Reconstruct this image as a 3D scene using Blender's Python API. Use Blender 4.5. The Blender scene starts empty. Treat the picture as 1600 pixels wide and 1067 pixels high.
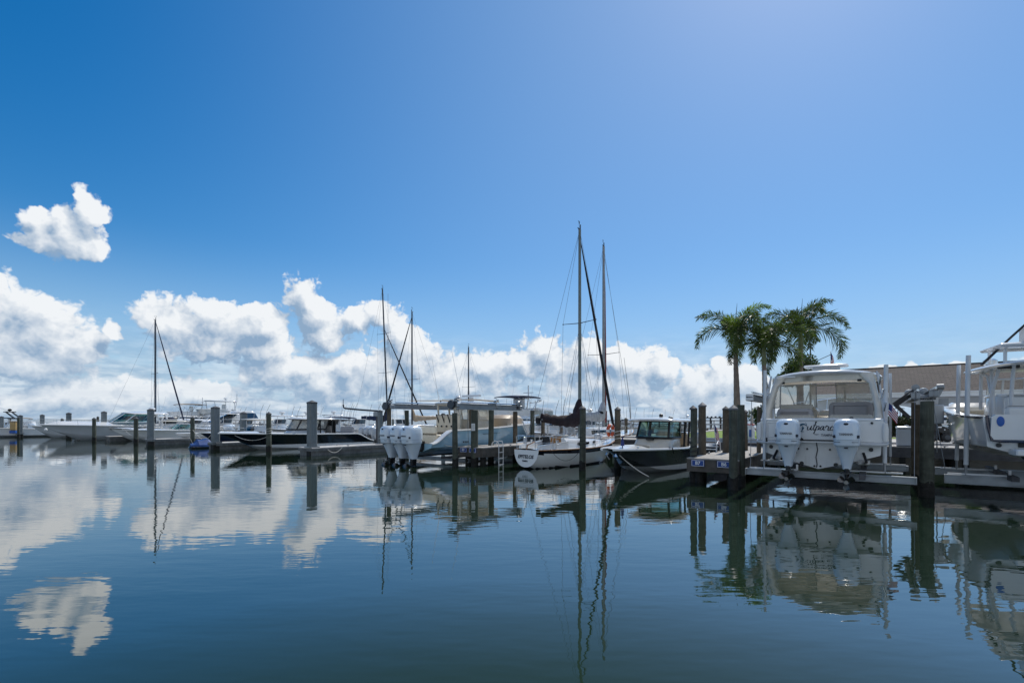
import bpy, bmesh, math, random
from mathutils import Vector, Matrix
R = math.radians
PI = math.pi
rnd = random.Random(7)
SC = bpy.context.scene
COL = SC.collection

# ---------------------------------------------------------------- camera
FPX, HOR, EYE = 755.0, 655.0, 2.1
cam_d = bpy.data.cameras.new("camera")
cam = bpy.data.objects.new("camera", cam_d)
COL.objects.link(cam)
cam_d.sensor_width = 36.0
cam_d.lens = 36.0 * FPX / 1600.0
cam_d.shift_y = (HOR - 533.5) / 1600.0
cam_d.clip_start = 0.05
cam_d.clip_end = 20000
cam.location = (0, 0, EYE)
cam.rotation_euler = (R(90), 0, 0)
SC.camera = cam

# ---------------------------------------------------------------- light
SUN_EL, SUN_AZ = 50.0, 34.0          # azimuth clockwise from +Y
SKY_STR = 0.12
sd = Vector((math.sin(R(SUN_AZ)) * math.cos(R(SUN_EL)), math.cos(R(SUN_AZ)) * math.cos(R(SUN_EL)), math.sin(R(SUN_EL))))
sun_d = bpy.data.lights.new("sun", 'SUN')
sun_d.energy = 3.6
sun_d.angle = R(0.5)
sun_d.color = (1.0, 0.95, 0.86)
sun = bpy.data.objects.new("sun", sun_d)
COL.objects.link(sun)
sun.rotation_euler = sd.to_track_quat('Z', 'Y').to_euler()
SC.view_settings.view_transform = 'Standard'
SC.view_settings.look = 'None'
SC.view_settings.exposure = 0.0
SC.view_settings.gamma = 1.0
SC.view_settings.use_curve_mapping = False

# ---------------------------------------------------------------- node helper
class NG:
    def __init__(s, tree):
        s.t = tree; s.n = tree.nodes; s.l = tree.links
    def new(s, typ, **kw):
        nd = s.n.new(typ)
        for k, v in kw.items(): setattr(nd, k, v)
        return nd
    def put(s, sock, v):
        if v is None: return
        if hasattr(v, 'links') or isinstance(v, bpy.types.NodeSocket): s.l.new(v, sock)
        else: sock.default_value = v
    def m(s, op, a, b=None, c=None, clamp=False):
        nd = s.new('ShaderNodeMath', operation=op, use_clamp=clamp)
        s.put(nd.inputs[0], a); s.put(nd.inputs[1], b)
        if c is not None: s.put(nd.inputs[2], c)
        return nd.outputs[0]
    def v(s, op, a, b=None, c=None):
        nd = s.new('ShaderNodeVectorMath', operation=op)
        s.put(nd.inputs[0], a); s.put(nd.inputs[1], b)
        if c is not None: s.put(nd.inputs[2], c)
        return nd.outputs['Value'] if op in ('LENGTH', 'DOT_PRODUCT') else nd.outputs[0]
    def scale(s, a, f):
        nd = s.new('ShaderNodeVectorMath', operation='SCALE')
        s.put(nd.inputs[0], a); s.put(nd.inputs['Scale'], f)
        return nd.outputs[0]
    def xyz(s, x, y, z):
        nd = s.new('ShaderNodeCombineXYZ')
        s.put(nd.inputs[0], x); s.put(nd.inputs[1], y); s.put(nd.inputs[2], z)
        return nd.outputs[0]
    def noise(s, vec, scale, detail=4, rough=0.55, lac=2.0, col=False):
        nd = s.new('ShaderNodeTexNoise')
        s.put(nd.inputs['Vector'], vec); nd.inputs['Scale'].default_value = scale
        nd.inputs['Detail'].default_value = detail; nd.inputs['Roughness'].default_value = rough
        nd.inputs['Lacunarity'].default_value = lac
        return nd.outputs['Color' if col else 'Fac']
    def mix(s, f, a, b):
        nd = s.new('ShaderNodeMix', data_type='RGBA')
        s.put(nd.inputs[0], f); s.put(nd.inputs[6], a); s.put(nd.inputs[7], b)
        return nd.outputs[2]
    def ss(s, x, lo, hi, a=0.0, b=1.0, typ='SMOOTHSTEP'):
        nd = s.new('ShaderNodeMapRange', interpolation_type=typ, clamp=True)
        s.put(nd.inputs[0], x)
        for i, q in enumerate((lo, hi, a, b)): s.put(nd.inputs[1 + i], q)
        return nd.outputs[0]

def c4(c): return (c[0], c[1], c[2], 1.0)

# ---------------------------------------------------------------- sky with cumulus clouds
W = bpy.data.worlds.new("World")
SC.world = W
W.use_nodes = True
g = NG(W.node_tree)
g.n.clear()
sky = g.new('ShaderNodeTexSky', sky_type='NISHITA')
sky.sun_disc = False
sky.sun_elevation = R(SUN_EL)
sky.sun_rotation = R(SUN_AZ)
sky.air_density = 1.0
sky.dust_density = 0.35
sky.ozone_density = 2.2
hs = g.new('ShaderNodeHueSaturation')
hs.inputs['Saturation'].default_value = 1.47
g.l.new(sky.outputs[0], hs.inputs['Color'])
tc = g.new('ShaderNodeTexCoord')
dirv = tc.outputs['Generated']
sep = g.new('ShaderNodeSeparateXYZ')
g.l.new(dirv, sep.inputs[0])
az = g.m('ARCTAN2', sep.outputs[0], sep.outputs[1])
el = g.m('ARCSINE', sep.outputs[2])
P0 = g.xyz(az, el, 0.0)
def azel(px, py, rx, ry):
    a = math.atan((px - 800) / FPX)
    e = math.atan((HOR - py) / FPX * math.cos(a))
    return a, e, rx / FPX * math.cos(a) ** 2, ry / FPX * math.cos(a) * math.cos(e) ** 2
CLOUDS = [  # centre and half size of each cumulus head, turned into azimuth / elevation
    (105, 368, 72, 46), (142, 335, 36, 46), (62, 348, 52, 28), (118, 390, 56, 26), (150, 395, 26, 22), (102, 352, 40, 34), (95, 340, 40, 30), (72, 378, 56, 34), (60, 330, 26, 18),
    (8, 480, 85, 82), (60, 520, 110, 62), (125, 548, 75, 42), (40, 570, 150, 45), (178, 520, 20, 18), (-60, 470, 120, 90),
    (270, 498, 88, 48), (345, 500, 100, 46), (405, 512, 70, 48), (340, 535, 125, 46), (230, 490, 42, 28),
    (470, 470, 36, 56), (490, 490, 52, 44), (515, 520, 62, 40), (560, 500, 50, 34), (596, 482, 34, 30), (612, 500, 26, 26),
    (540, 575, 50, 40), (420, 548, 80, 36), (600, 585, 74, 48), (632, 530, 42, 46), (640, 570, 66, 54), (455, 575, 105, 45), (500, 600, 120, 40),
    (705, 585, 62, 40), (760, 575, 54, 40), (735, 600, 80, 40),
    (850, 552, 54, 46), (825, 570, 48, 38), (880, 575, 70, 48), (930, 562, 58, 44), (985, 570, 66, 44), (1036, 578, 36, 30), (960, 600, 120, 40),
    (1095, 606, 58, 42), (1125, 590, 48, 44), (1165, 605, 52, 40), (1120, 630, 130, 34), (1180, 640, 90, 34),
    (1385, 576, 46, 14), (1418, 568, 30, 16), (1462, 566, 32, 9), (1500, 566, 24, 6), (1640, 560, 60, 30), (1760, 540, 90, 50),
    (300, 615, 160, 34), (120, 620, 180, 36), (-150, 560, 160, 80), (-300, 500, 170, 90)]
def cloud_density(P):
    w = g.noise(P, 9.0, 3, 0.5, col=True)
    w2 = g.noise(P, 30.0, 3, 0.55, col=True)
    Pw = g.v('ADD', P, g.v('MULTIPLY', g.v('SUBTRACT', w, (0.5, 0.5, 0.5)), (0.055, 0.045, 0.0)))
    Pw = g.v('ADD', Pw, g.v('MULTIPLY', g.v('SUBTRACT', w2, (0.5, 0.5, 0.5)), (0.030, 0.030, 0.0)))
    F = None
    for cl in CLOUDS:
        a, e, ra, re = azel(*cl)
        q = g.v('MULTIPLY_ADD', Pw, (1 / ra, 1 / re, 0), (-a / ra, -e / re, 0))
        L = g.m('SUBTRACT', 1.0, g.v('LENGTH', q))
        F = L if F is None else g.m('SMOOTH_MAX', F, L, 0.30)
    F = g.m('MINIMUM', F, 1.0)
    n1 = g.noise(P, 22.0, 8, 0.60)
    vo = g.new('ShaderNodeTexVoronoi', feature='F1', voronoi_dimensions='2D')
    g.put(vo.inputs['Vector'], g.v('ADD', Pw, g.v('MULTIPLY', g.v('SUBTRACT', w2, (0.5, 0.5, 0.5)), (0.02, 0.02, 0))))
    vo.inputs['Scale'].default_value = 21.0; vo.inputs['Detail'].default_value = 2.0; vo.inputs['Roughness'].default_value = 0.55; vo.inputs['Lacunarity'].default_value = 2.3
    lobes = g.m('SUBTRACT', 0.56, vo.outputs['Distance'])
    return F, g.m('ADD', g.m('MULTIPLY', g.m('SUBTRACT', n1, 0.5), 0.95), g.m('MULTIPLY', lobes, 0.42))
off = (0.012, 0.026, 0.0)
F0, N0 = cloud_density(P0)
F1, N1 = cloud_density(g.v('ADD', P0, off))
d0 = g.m('ADD', g.m('MULTIPLY', F0, 0.95), N0)
d2 = g.noise(g.v('ADD', P0, (0.03, 0.05, 0)), 8.0, 3, 0.5)
alpha = g.ss(d0, 0.06, 0.27)
rel = g.m('ADD', g.m('MULTIPLY', g.m('SUBTRACT', F0, F1), 1.05), g.m('MULTIPLY', g.m('SUBTRACT', N0, N1), 1.05))
nl0 = g.noise(P0, 11.0, 2, 0.5); nl1 = g.noise(g.v('ADD', P0, (0.02, 0.045, 0.0)), 11.0, 2, 0.5)
rel = g.m('ADD', rel, g.m('MULTIPLY', g.m('SUBTRACT', nl0, nl1), 0.55))
lit = g.m('ADD', g.m('MULTIPLY', rel, 1.25), 0.50)
lit = g.m('ADD', lit, g.m('MULTIPLY', g.m('SUBTRACT', d2, 0.5), 0.5))
thick = g.ss(d0, 0.35, 0.9)
lit = g.m('SUBTRACT', lit, g.m('MULTIPLY', thick, 0.22))
lit = g.ss(lit, -0.02, 1.02, typ='LINEAR')
K = 1.0 / SKY_STR
def kc(r, gg, b): return (r * K, gg * K, b * K, 1.0)
ccol = g.mix(lit, kc(0.27, 0.40, 0.57), kc(0.88, 0.91, 0.94))
base = hs.outputs[0]
# low pale layer towards the horizon
band = g.ss(el, R(1.0), R(11.0), 1.0, 0.0)
fadeR = g.ss(az, R(14), R(36), 1.0, 0.30)
n3 = g.noise(g.v('MULTIPLY', P0, (9.0, 34.0, 1.0)), 1.0, 6, 0.6)
lowa = g.m('MULTIPLY', g.m('MULTIPLY', band, fadeR), g.ss(n3, 0.27, 0.52))
lowc = g.mix(g.ss(g.noise(g.v('MULTIPLY', P0, (12.0, 46.0, 1.0)), 1.3, 6, 0.6), 0.35, 0.68), kc(0.30, 0.43, 0.60), kc(0.74, 0.81, 0.88))
hz = g.ss(el, R(-3), R(19), 0.85, 0.0)
base = g.mix(hz, base, kc(0.43, 0.62, 0.84))
base = g.mix(g.ss(az, R(-48), R(12), 0.0, 0.42), base, kc(0.27, 0.46, 0.74))
c1 = g.mix(g.m('MULTIPLY', lowa, 0.85), base, lowc)
aer = g.ss(el, R(1.0), R(7.0), 0.70, 1.0)
c2 = g.mix(g.m('MULTIPLY', alpha, aer), c1, ccol)
# unseen broken cloud added behind the camera as neutral fill for shaded sides
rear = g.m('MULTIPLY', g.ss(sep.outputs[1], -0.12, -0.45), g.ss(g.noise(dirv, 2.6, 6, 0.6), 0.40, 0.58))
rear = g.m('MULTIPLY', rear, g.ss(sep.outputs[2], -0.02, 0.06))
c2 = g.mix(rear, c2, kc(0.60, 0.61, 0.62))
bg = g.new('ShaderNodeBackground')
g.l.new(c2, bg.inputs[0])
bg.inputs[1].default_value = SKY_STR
wo = g.new('ShaderNodeOutputWorld')
g.l.new(bg.outputs[0], wo.inputs[0])
W.cycles.sampling_method = 'MANUAL'
W.cycles.sample_map_resolution = 512

# ---------------------------------------------------------------- mesh builder
def V(*a): return Vector(a)
class MB:
    def __init__(s): s.v = []; s.f = []; s.mi = []; s.cur = 0
    def add(s, vs, fs):
        o = len(s.v); s.v += [tuple(p) for p in vs]
        for f in fs: s.f.append([i + o for i in f]); s.mi.append(s.cur)
        return s
    def poly(s, pts): return s.add(pts, [list(range(len(pts)))])
    def box(s, c, d, rz=0.0, rot=None):
        hx, hy, hz = d[0] / 2, d[1] / 2, d[2] / 2
        M = rot if rot is not None else Matrix.Rotation(rz, 3, 'Z')
        vs = [Vector(c) + M @ Vector((x * hx, y * hy, z * hz)) for z in (-1, 1) for x, y in ((-1, -1), (1, -1), (1, 1), (-1, 1))]
        return s.add(vs, [(3, 2, 1, 0), (4, 5, 6, 7), (0, 1, 5, 4), (1, 2, 6, 5), (2, 3, 7, 6), (3, 0, 4, 7)])
    def bar(s, a, b, w, h, up=(0, 0, 1)):
        a, b = Vector(a), Vector(b); d = (b - a); L = d.length; d.normalize()
        y = Vector(up).cross(d)
        if y.length < 1e-4: y = Vector((0, 1, 0)).cross(d)
        y.normalize(); z = d.cross(y)
        return s.box((a + b) / 2, (L, w, h), rot=Matrix((d, y, z)).transposed())
    def bbox(s, c, d, bev=0.02, rz=0.0):
        hx, hy = d[0] / 2, d[1] / 2
        def ring(z, k):
            pts = []
            for (sx, sy) in ((1, 1), (-1, 1), (-1, -1), (1, -1)):
                a = [(hx, hy - bev), (hx - bev, hy)] if sx * sy > 0 else [(hx - bev, hy), (hx, hy - bev)]
                for (x, y) in a: pts.append((sx * (x - k), sy * (y - k), z))
            M = Matrix.Rotation(rz, 3, 'Z')
            return [Vector(c) + M @ Vector(p) for p in pts]
        h = d[2] / 2
        return s.loft([ring(-h, bev), ring(-h + bev, 0), ring(h - bev, 0), ring(h, bev)], True, True)
    def loft(s, rings, c0=False, c1=False, closed=True):
        n = len(rings[0]); o = len(s.v)
        for r in rings: s.v += [tuple(p) for p in r]
        for i in range(len(rings) - 1):
            for j in range(n if closed else n - 1):
                k = (j + 1) % n
                s.f.append([o + i * n + j, o + i * n + k, o + (i + 1) * n + k, o + (i + 1) * n + j]); s.mi.append(s.cur)
        if c0: s.f.append([o + j for j in reversed(range(n))]); s.mi.append(s.cur)
        if c1: s.f.append([o + (len(rings) - 1) * n + j for j in range(n)]); s.mi.append(s.cur)
        return s
    def tube(s, pts, r, n=8, cap=True):
        pts = [Vector(p) for p in pts]; rs = r if isinstance(r, (list, tuple)) else [r] * len(pts)
        rings = []; pu = None
        for i, p in enumerate(pts):
            t = (pts[min(i + 1, len(pts) - 1)] - pts[max(i - 1, 0)])
            if t.length < 1e-7: t = Vector((0, 0, 1))
            t.normalize()
            if pu is None:
                pu = Vector((0, 0, 1)).cross(t)
                if pu.length < 0.05: pu = Vector((1, 0, 0)).cross(t)
            pu = pu - t * pu.dot(t); pu.normalize(); w = t.cross(pu)
            rings.append([p + (pu * math.cos(2 * PI * j / n) + w * math.sin(2 * PI * j / n)) * rs[i] for j in range(n)])
        return s.loft(rings, cap, cap)
    def lathe(s, prof, n=16, c=(0, 0, 0), axis='z'):
        rings = []
        for (r, z) in prof:
            ring = []
            for j in range(n):
                a = 2 * PI * j / n; x, y = r * math.cos(a), r * math.sin(a)
                p = (x, y, z) if axis == 'z' else ((z, x, y) if axis == 'x' else (y, z, x))
                ring.append(Vector(c) + Vector(p))
            rings.append(ring)
        return s.loft(rings, True, True)
    def sphere(s, c, r, n=12, sq=(1, 1, 1)):
        m = n // 2
        rings = [[Vector(c) + Vector((r * sq[0] * math.sin(PI * (i + .04) / (m + .08)) * math.cos(2 * PI * j / n), r * sq[1] * math.sin(PI * (i + .04) / (m + .08)) * math.sin(2 * PI * j / n), -r * sq[2] * math.cos(PI * (i + .04) / (m + .08)))) for j in range(n)] for i in range(m + 1)]
        return s.loft(rings, True, True)
    def build(s, name, mat, parent=None, smooth=True, ang=38, loc=None):
        me = bpy.data.meshes.new(name)
        me.from_pydata(s.v, [], s.f)
        bm = bmesh.new(); bm.from_mesh(me)
        for i, f in enumerate(bm.faces): f.material_index = s.mi[i]
        bmesh.ops.remove_doubles(bm, verts=bm.verts, dist=1e-5)
        bmesh.ops.recalc_face_normals(bm, faces=bm.faces)
        bm.to_mesh(me); bm.free()
        for mm in (mat if isinstance(mat, (list, tuple)) else [mat]): me.materials.append(MT(mm))
        if smooth:
            for p in me.polygons: p.use_smooth = True
            me.set_sharp_from_angle(angle=R(ang))
        o = bpy.data.objects.new(name, me); COL.objects.link(o)
        if parent is not None: o.parent = parent
        if loc is not None: o.location = loc
        return o

def sup(c, hx, hy, e=3.0, n=28):
    out = []
    for j in range(n):
        a = 2 * PI * j / n; ca, sa = math.cos(a), math.sin(a)
        out.append(Vector((c[0] + hx * math.copysign(abs(ca) ** (2 / e), ca), c[1] + hy * math.copysign(abs(sa) ** (2 / e), sa), c[2])))
    return out

def thing(name, label, cat, loc=(0, 0, 0), rz=0.0, group=None):
    o = bpy.data.objects.new(name, None); COL.objects.link(o)
    o.empty_display_size = 0.2
    o.location = loc; o.rotation_euler = (0, 0, rz)
    o['label'] = label; o['category'] = cat
    if group: o['group'] = group
    return o
def tag(o, label, cat, group=None, kind=None):
    if label: o['label'] = label
    if cat: o['category'] = cat
    if group: o['group'] = group
    if kind: o['kind'] = kind
    return o
def text(name, s, size, mat, parent, origin, xax, yax, shear=0.0, ext=0.004, bold=0.0):
    cu = bpy.data.curves.new(name, 'FONT'); cu.body = s; cu.size = size; cu.shear = shear; cu.extrude = ext; cu.offset = bold
    cu.align_x = 'CENTER'; cu.align_y = 'CENTER'; cu.resolution_u = 3
    t = bpy.data.objects.new(name, cu)
    me = bpy.data.meshes.new_from_object(t)
    bpy.data.objects.remove(t)
    X = Vector(xax).normalized(); Y = Vector(yax); Y = (Y - X * Y.dot(X)).normalized(); Z = X.cross(Y)
    M = Matrix((X, Y, Z)).transposed().to_4x4(); M.translation = Vector(origin)
    me.transform(M); me.materials.clear(); me.materials.append(MT(mat))
    o = bpy.data.objects.new(name, me); COL.objects.link(o)
    if parent: o.parent = parent
    return o

# ---------------------------------------------------------------- frames: marina axes and view rays
def D(u, v, z=0.0): return Vector((12.5 + .8 * u + .6 * v, 22 - .6 * u + .8 * v, z))
def at(px, Y, z=0.0): return Vector(((px - 800) / FPX * Y, Y, z))
def zp(py, Y): return EYE + (HOR - py) * Y / FPX
HEAD = math.degrees(math.atan2(.6, .8))
def yaw(phi): return R(90 - phi)      # boat axis x turned to compass heading phi

# ---------------------------------------------------------------- materials
MATS = {}
SPEC = {}
def mdef(name, col, rough=.5, metal=0., var=.10, sc=3.0, bump=0., bsc=30., coat=0., streak=0., trans=0.): SPEC[name] = (col, rough, metal, var, sc, bump, bsc, coat, streak, trans)
def MT(name):
    if not isinstance(name, str): return name
    if name in MATS: return MATS[name]
    col, rough, metal, var, sc, bump, bsc, coat, streak, trans = SPEC[name]
    m = bpy.data.materials.new(name); m.use_nodes = True; q = NG(m.node_tree); q.n.clear()
    out = q.new('ShaderNodeOutputMaterial'); b = q.new('ShaderNodeBsdfPrincipled')
    co = q.new('ShaderNodeTexCoord').outputs['Object']
    n1 = q.noise(co, sc, 5, .6)
    lo = [x * (1 - var * 1.3) for x in col]; hi = [min(1, x * (1 + var)) for x in col]
    colr = q.mix(q.ss(n1, .32, .68, typ='LINEAR'), c4(lo), c4(hi))
    if streak > 0:
        n2 = q.noise(q.v('MULTIPLY', co, (bsc, bsc, 1.2)), 1.0, 4, .6)
        colr = q.mix(q.ss(n2, .45, .72, 0., streak), colr, c4([x * .45 for x in col]))
        n3 = q.noise(co, 6.0, 4, .6)
        colr = q.mix(q.ss(n3, .56, .72, 0., streak * .6), colr, c4([min(1, x * 1.7 + .02) for x in col]))
    q.put(b.inputs['Base Color'], colr)
    q.put(b.inputs['Roughness'], q.ss(q.noise(co, sc * 2.3, 3, .5), .3, .7, max(0.02, rough * .8), min(1, rough * 1.2), typ='LINEAR'))
    b.inputs['Metallic'].default_value = metal
    if coat: b.inputs['Coat Weight'].default_value = coat; b.inputs['Coat Roughness'].default_value = .06
    if bump:
        bp = q.new('ShaderNodeBump'); bp.inputs['Strength'].default_value = bump; bp.inputs['Distance'].default_value = .01
        vec = q.v('MULTIPLY', co, (1, 1, .08)) if streak > 0 else co
        q.put(bp.inputs['Height'], q.noise(vec, bsc, 4, .6)); q.l.new(bp.outputs[0], b.inputs['Normal'])
    if trans > 0:
        tr = q.new('ShaderNodeBsdfTranslucent'); q.put(tr.inputs[0], q.v('MULTIPLY', colr, (1.5, 1.6, .7)))
        mx = q.new('ShaderNodeMixShader'); mx.inputs[0].default_value = trans
        q.l.new(b.outputs[0], mx.inputs[1]); q.l.new(tr.outputs[0], mx.inputs[2]); q.l.new(mx.outputs[0], out.inputs[0])
    else: q.l.new(b.outputs[0], out.inputs[0])
    MATS[name] = m
    return m
def two_tone(top, bot, z, slope=0.0):
    """hull paint: topside colour above the boot line, bottom colour below it"""
    key = 'hull_%s_%s_%d_%d' % (top, bot, round(z * 1000), round(slope * 1000))
    if key in MATS: return key
    A, B_ = SPEC[top], SPEC[bot]
    m = bpy.data.materials.new('hull_paint'); m.use_nodes = True; q = NG(m.node_tree); q.n.clear()
    out = q.new('ShaderNodeOutputMaterial'); b = q.new('ShaderNodeBsdfPrincipled')
    co = q.new('ShaderNodeTexCoord').outputs['Object']; sp = q.new('ShaderNodeSeparateXYZ'); q.l.new(co, sp.inputs[0])
    h = q.m('SUBTRACT', sp.outputs[2], q.m('ADD', q.m('MULTIPLY', sp.outputs[0], slope), z))
    f = q.ss(h, -.006, .006)
    n = q.ss(q.noise(co, 1.6, 5, .6), .3, .7, typ='LINEAR')
    a = q.mix(n, c4([x * (1 - A[3]) for x in A[0]]), c4([x * (1 + A[3] * .7) for x in A[0]]))
    stain = q.ss(q.noise(q.v('MULTIPLY', co, (5, 5, 1.0)), 1.0, 4, .6), .45, .75, 0, .35)
    bb = q.mix(n, c4([x * (1 - B_[3]) for x in B_[0]]), c4(B_[0]))
    bb = q.mix(stain, bb, c4([x * .55 for x in B_[0]]))
    q.put(b.inputs['Base Color'], q.mix(f, bb, a))
    q.put(b.inputs['Roughness'], q.ss(h, -.006, .006, B_[1], A[1]))
    q.put(b.inputs['Coat Weight'], q.ss(h, -.006, .006, 0.0, A[7]))
    b.inputs['Coat Roughness'].default_value = .05
    q.l.new(b.outputs[0], out.inputs[0]); MATS[key] = m
    return key
def glass(name, tint, f0=.08, rough=.02):
    m = bpy.data.materials.new(name); m.use_nodes = True; q = NG(m.node_tree); q.n.clear()
    out = q.new('ShaderNodeOutputMaterial')
    tr = q.new('ShaderNodeBsdfTransparent')
    co = q.new('ShaderNodeTexCoord').outputs['Object']
    q.put(tr.inputs[0], q.mix(q.noise(co, 2.0, 3), c4([x * .9 for x in tint]), c4(tint)))
    gl = q.new('ShaderNodeBsdfGlossy'); gl.inputs['Roughness'].default_value = rough
    lw = q.new('ShaderNodeLayerWeight'); lw.inputs[0].default_value = .25
    f = q.m('ADD', q.m('MULTIPLY', lw.outputs['Fresnel'], .8), f0, clamp=True)
    mx = q.new('ShaderNodeMixShader'); q.put(mx.inputs[0], f); q.l.new(tr.outputs[0], mx.inputs[1]); q.l.new(gl.outputs[0], mx.inputs[2])
    q.l.new(mx.outputs[0], out.inputs[0]); MATS[name] = m
mdef('gelcoat', (.74, .75, .75), .18, var=.04, sc=1.2, coat=.5)
mdef('gel_grey', (.52, .55, .58), .22, var=.05, sc=1.2, coat=.4)
mdef('gel_cream', (.66, .62, .54), .25, var=.05, coat=.3)
mdef('cream', (.78, .69, .54), .35, var=.06)
mdef('hull_blue', (.36, .58, .72), .12, var=.05, sc=1.0, coat=.6)
mdef('hull_black', (.006, .008, .014), .08, var=.2, coat=.8)
mdef('hull_slate', (.062, .070, .076), .14, var=.15, coat=.6)
mdef('hull_navy', (.012, .02, .05), .10, var=.15, coat=.7)
mdef('bottom', (.50, .54, .56), .35, var=.14, sc=2)
mdef('bottom_grey', (.16, .18, .19), .5, var=.2, sc=2)
mdef('antifoul', (.015, .016, .02), .6, var=.3)
mdef('antifoul_red', (.06, .02, .015), .6, var=.3)
mdef('engine_white', (.62, .71, .80), .16, var=.03, coat=.6)
mdef('engine_grey', (.40, .44, .48), .2, var=.04, coat=.5)
mdef('engine_black', (.012, .013, .016), .2, var=.2, coat=.5)
mdef('steel', (.68, .69, .70), .22, 1., var=.05)
mdef('prop_steel', (.22, .21, .20), .3, 1., var=.15)
mdef('alum', (.30, .32, .34), .42, .55, var=.12, sc=2, bump=.1)
mdef('alum_white', (.66, .68, .70), .35, .0, var=.05)
mdef('mast_alum', (.30, .31, .32), .4, .4, var=.1)
mdef('mast_dark', (.05, .06, .075), .4, .2, var=.15)
mdef('mast_green', (.17, .20, .19), .4, .3, var=.12)
mdef('black', (.010, .010, .012), .4, var=.2)
mdef('rubber', (.018, .018, .02), .7, var=.2)
mdef('vinyl_grey', (.36, .36, .38), .5, var=.06, bump=.1)
mdef('vinyl_dark', (.27, .26, .26), .55, var=.06)
mdef('vinyl_tan', (.42, .33, .24), .5, var=.08)
mdef('canvas_navy', (.012, .022, .06), .85, var=.2, bump=.15, bsc=60)
mdef('canvas_black', (.010, .011, .014), .85, var=.2)
mdef('canvas_maroon', (.024, .013, .015), .9, var=.3, bump=.3, bsc=22)
mdef('canvas_red', (.24, .03, .03), .8, var=.2)
mdef('canvas_tan', (.40, .31, .22), .85, var=.15, bump=.2, bsc=25)
mdef('canvas_grey', (.42, .43, .45), .85, var=.15, bump=.2, bsc=25)
mdef('teal_canvas', (.02, .20, .17), .7, var=.15)
mdef('blue_tarp', (.02, .07, .24), .6, var=.2, bump=.3, bsc=8)
mdef('teak', (.36, .16, .04), .45, var=.25, sc=8)
mdef('pile_green', (.076, .086, .068), .9, var=.35, sc=2.5, bump=.7, bsc=26, streak=.75)
mdef('pile_brown', (.115, .094, .068), .9, var=.35, sc=2.5, bump=.7, bsc=26, streak=.75)
mdef('pile_grey', (.11, .10, .08), .9, var=.3, sc=2.5, bump=.7, bsc=26, streak=.75)
mdef('growth', (.012, .012, .011), .85, var=.6, sc=9, bump=.9, bsc=40)
mdef('pile_cap', (.075, .078, .085), .7, var=.2, sc=4)
mdef('cap_pale', (.16, .165, .18), .6, var=.2, sc=4)
mdef('concrete', (.19, .215, .225), .85, var=.18, sc=2, bump=.3, bsc=30, streak=.35)
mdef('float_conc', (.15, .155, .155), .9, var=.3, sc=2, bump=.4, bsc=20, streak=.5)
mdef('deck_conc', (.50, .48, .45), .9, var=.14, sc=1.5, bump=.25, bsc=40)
mdef('deck_wood', (.40, .375, .345), .85, var=.22, sc=4, bump=.3, bsc=20)
mdef('fascia', (.085, .075, .065), .85, var=.3, sc=3, bump=.4, bsc=20)
mdef('fascia_grey', (.085, .085, .09), .85, var=.25, sc=3, bump=.3, bsc=20)
mdef('seawall', (.13, .135, .14), .9, var=.3, sc=1.2, bump=.5, bsc=10, streak=.5)
mdef('rope', (.62, .60, .55), .9, var=.1)
mdef('rope_dark', (.02, .022, .03), .9, var=.1)
mdef('wire', (.22, .23, .25), .4, .8, var=.1)
mdef('sign_blue', (.008, .055, .27), .4, var=.06)
mdef('white_paint', (.78, .79, .80), .45, var=.04)
mdef('letter', (.006, .010, .025), .4, var=.1)
mdef('letter_teal', (.008, .10, .17), .4, var=.1)
mdef('letter_grey', (.16, .17, .19), .5, var=.1)
mdef('orange', (.62, .09, .02), .5, var=.1)
mdef('yellow', (.45, .30, .12), .5, var=.1)
mdef('blue_plastic', (.015, .10, .40), .45, var=.1)
mdef('red', (.42, .02, .025), .6, var=.1)
mdef('flag_blue', (.02, .035, .16), .8, var=.1)
mdef('pvc', (.62, .66, .70), .35, var=.05)
mdef('siding', (.60, .63, .68), .6, var=.06, sc=2)
mdef('fascia_white', (.72, .75, .78), .5, var=.05)
mdef('stucco', (.50, .45, .38), .85, var=.1, sc=3)
mdef('trunk', (.205, .165, .14), .9, var=.22, sc=3, bump=.5, bsc=12)
mdef('crownshaft', (.14, .17, .08), .55, var=.2, sc=3)
mdef('palm_leaf', (.062, .092, .024), .45, var=.55, sc=1.3, trans=.36)
mdef('palm_leaf_young', (.15, .22, .03), .42, var=.3, sc=1.6, trans=.38)
mdef('tree_leaf', (.040, .070, .020), .5, var=.45, sc=2.5, trans=.25)
mdef('hedge_leaf', (.026, .042, .014), .5, var=.5, sc=3, trans=.2)
mdef('bush_leaf', (.11, .14, .03), .5, var=.4, sc=3, trans=.3)
mdef('bark', (.11, .085, .06), .9, var=.3, sc=4)
mdef('moto', (.014, .014, .016), .35, var=.2)
glass('glass_green', (.30, .52, .47), .10)
glass('glass_clear', (.86, .88, .86), .03)
glass('glass_dark', (.06, .08, .10), .07)
glass('glass_blue', (.10, .26, .38), .10)
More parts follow.
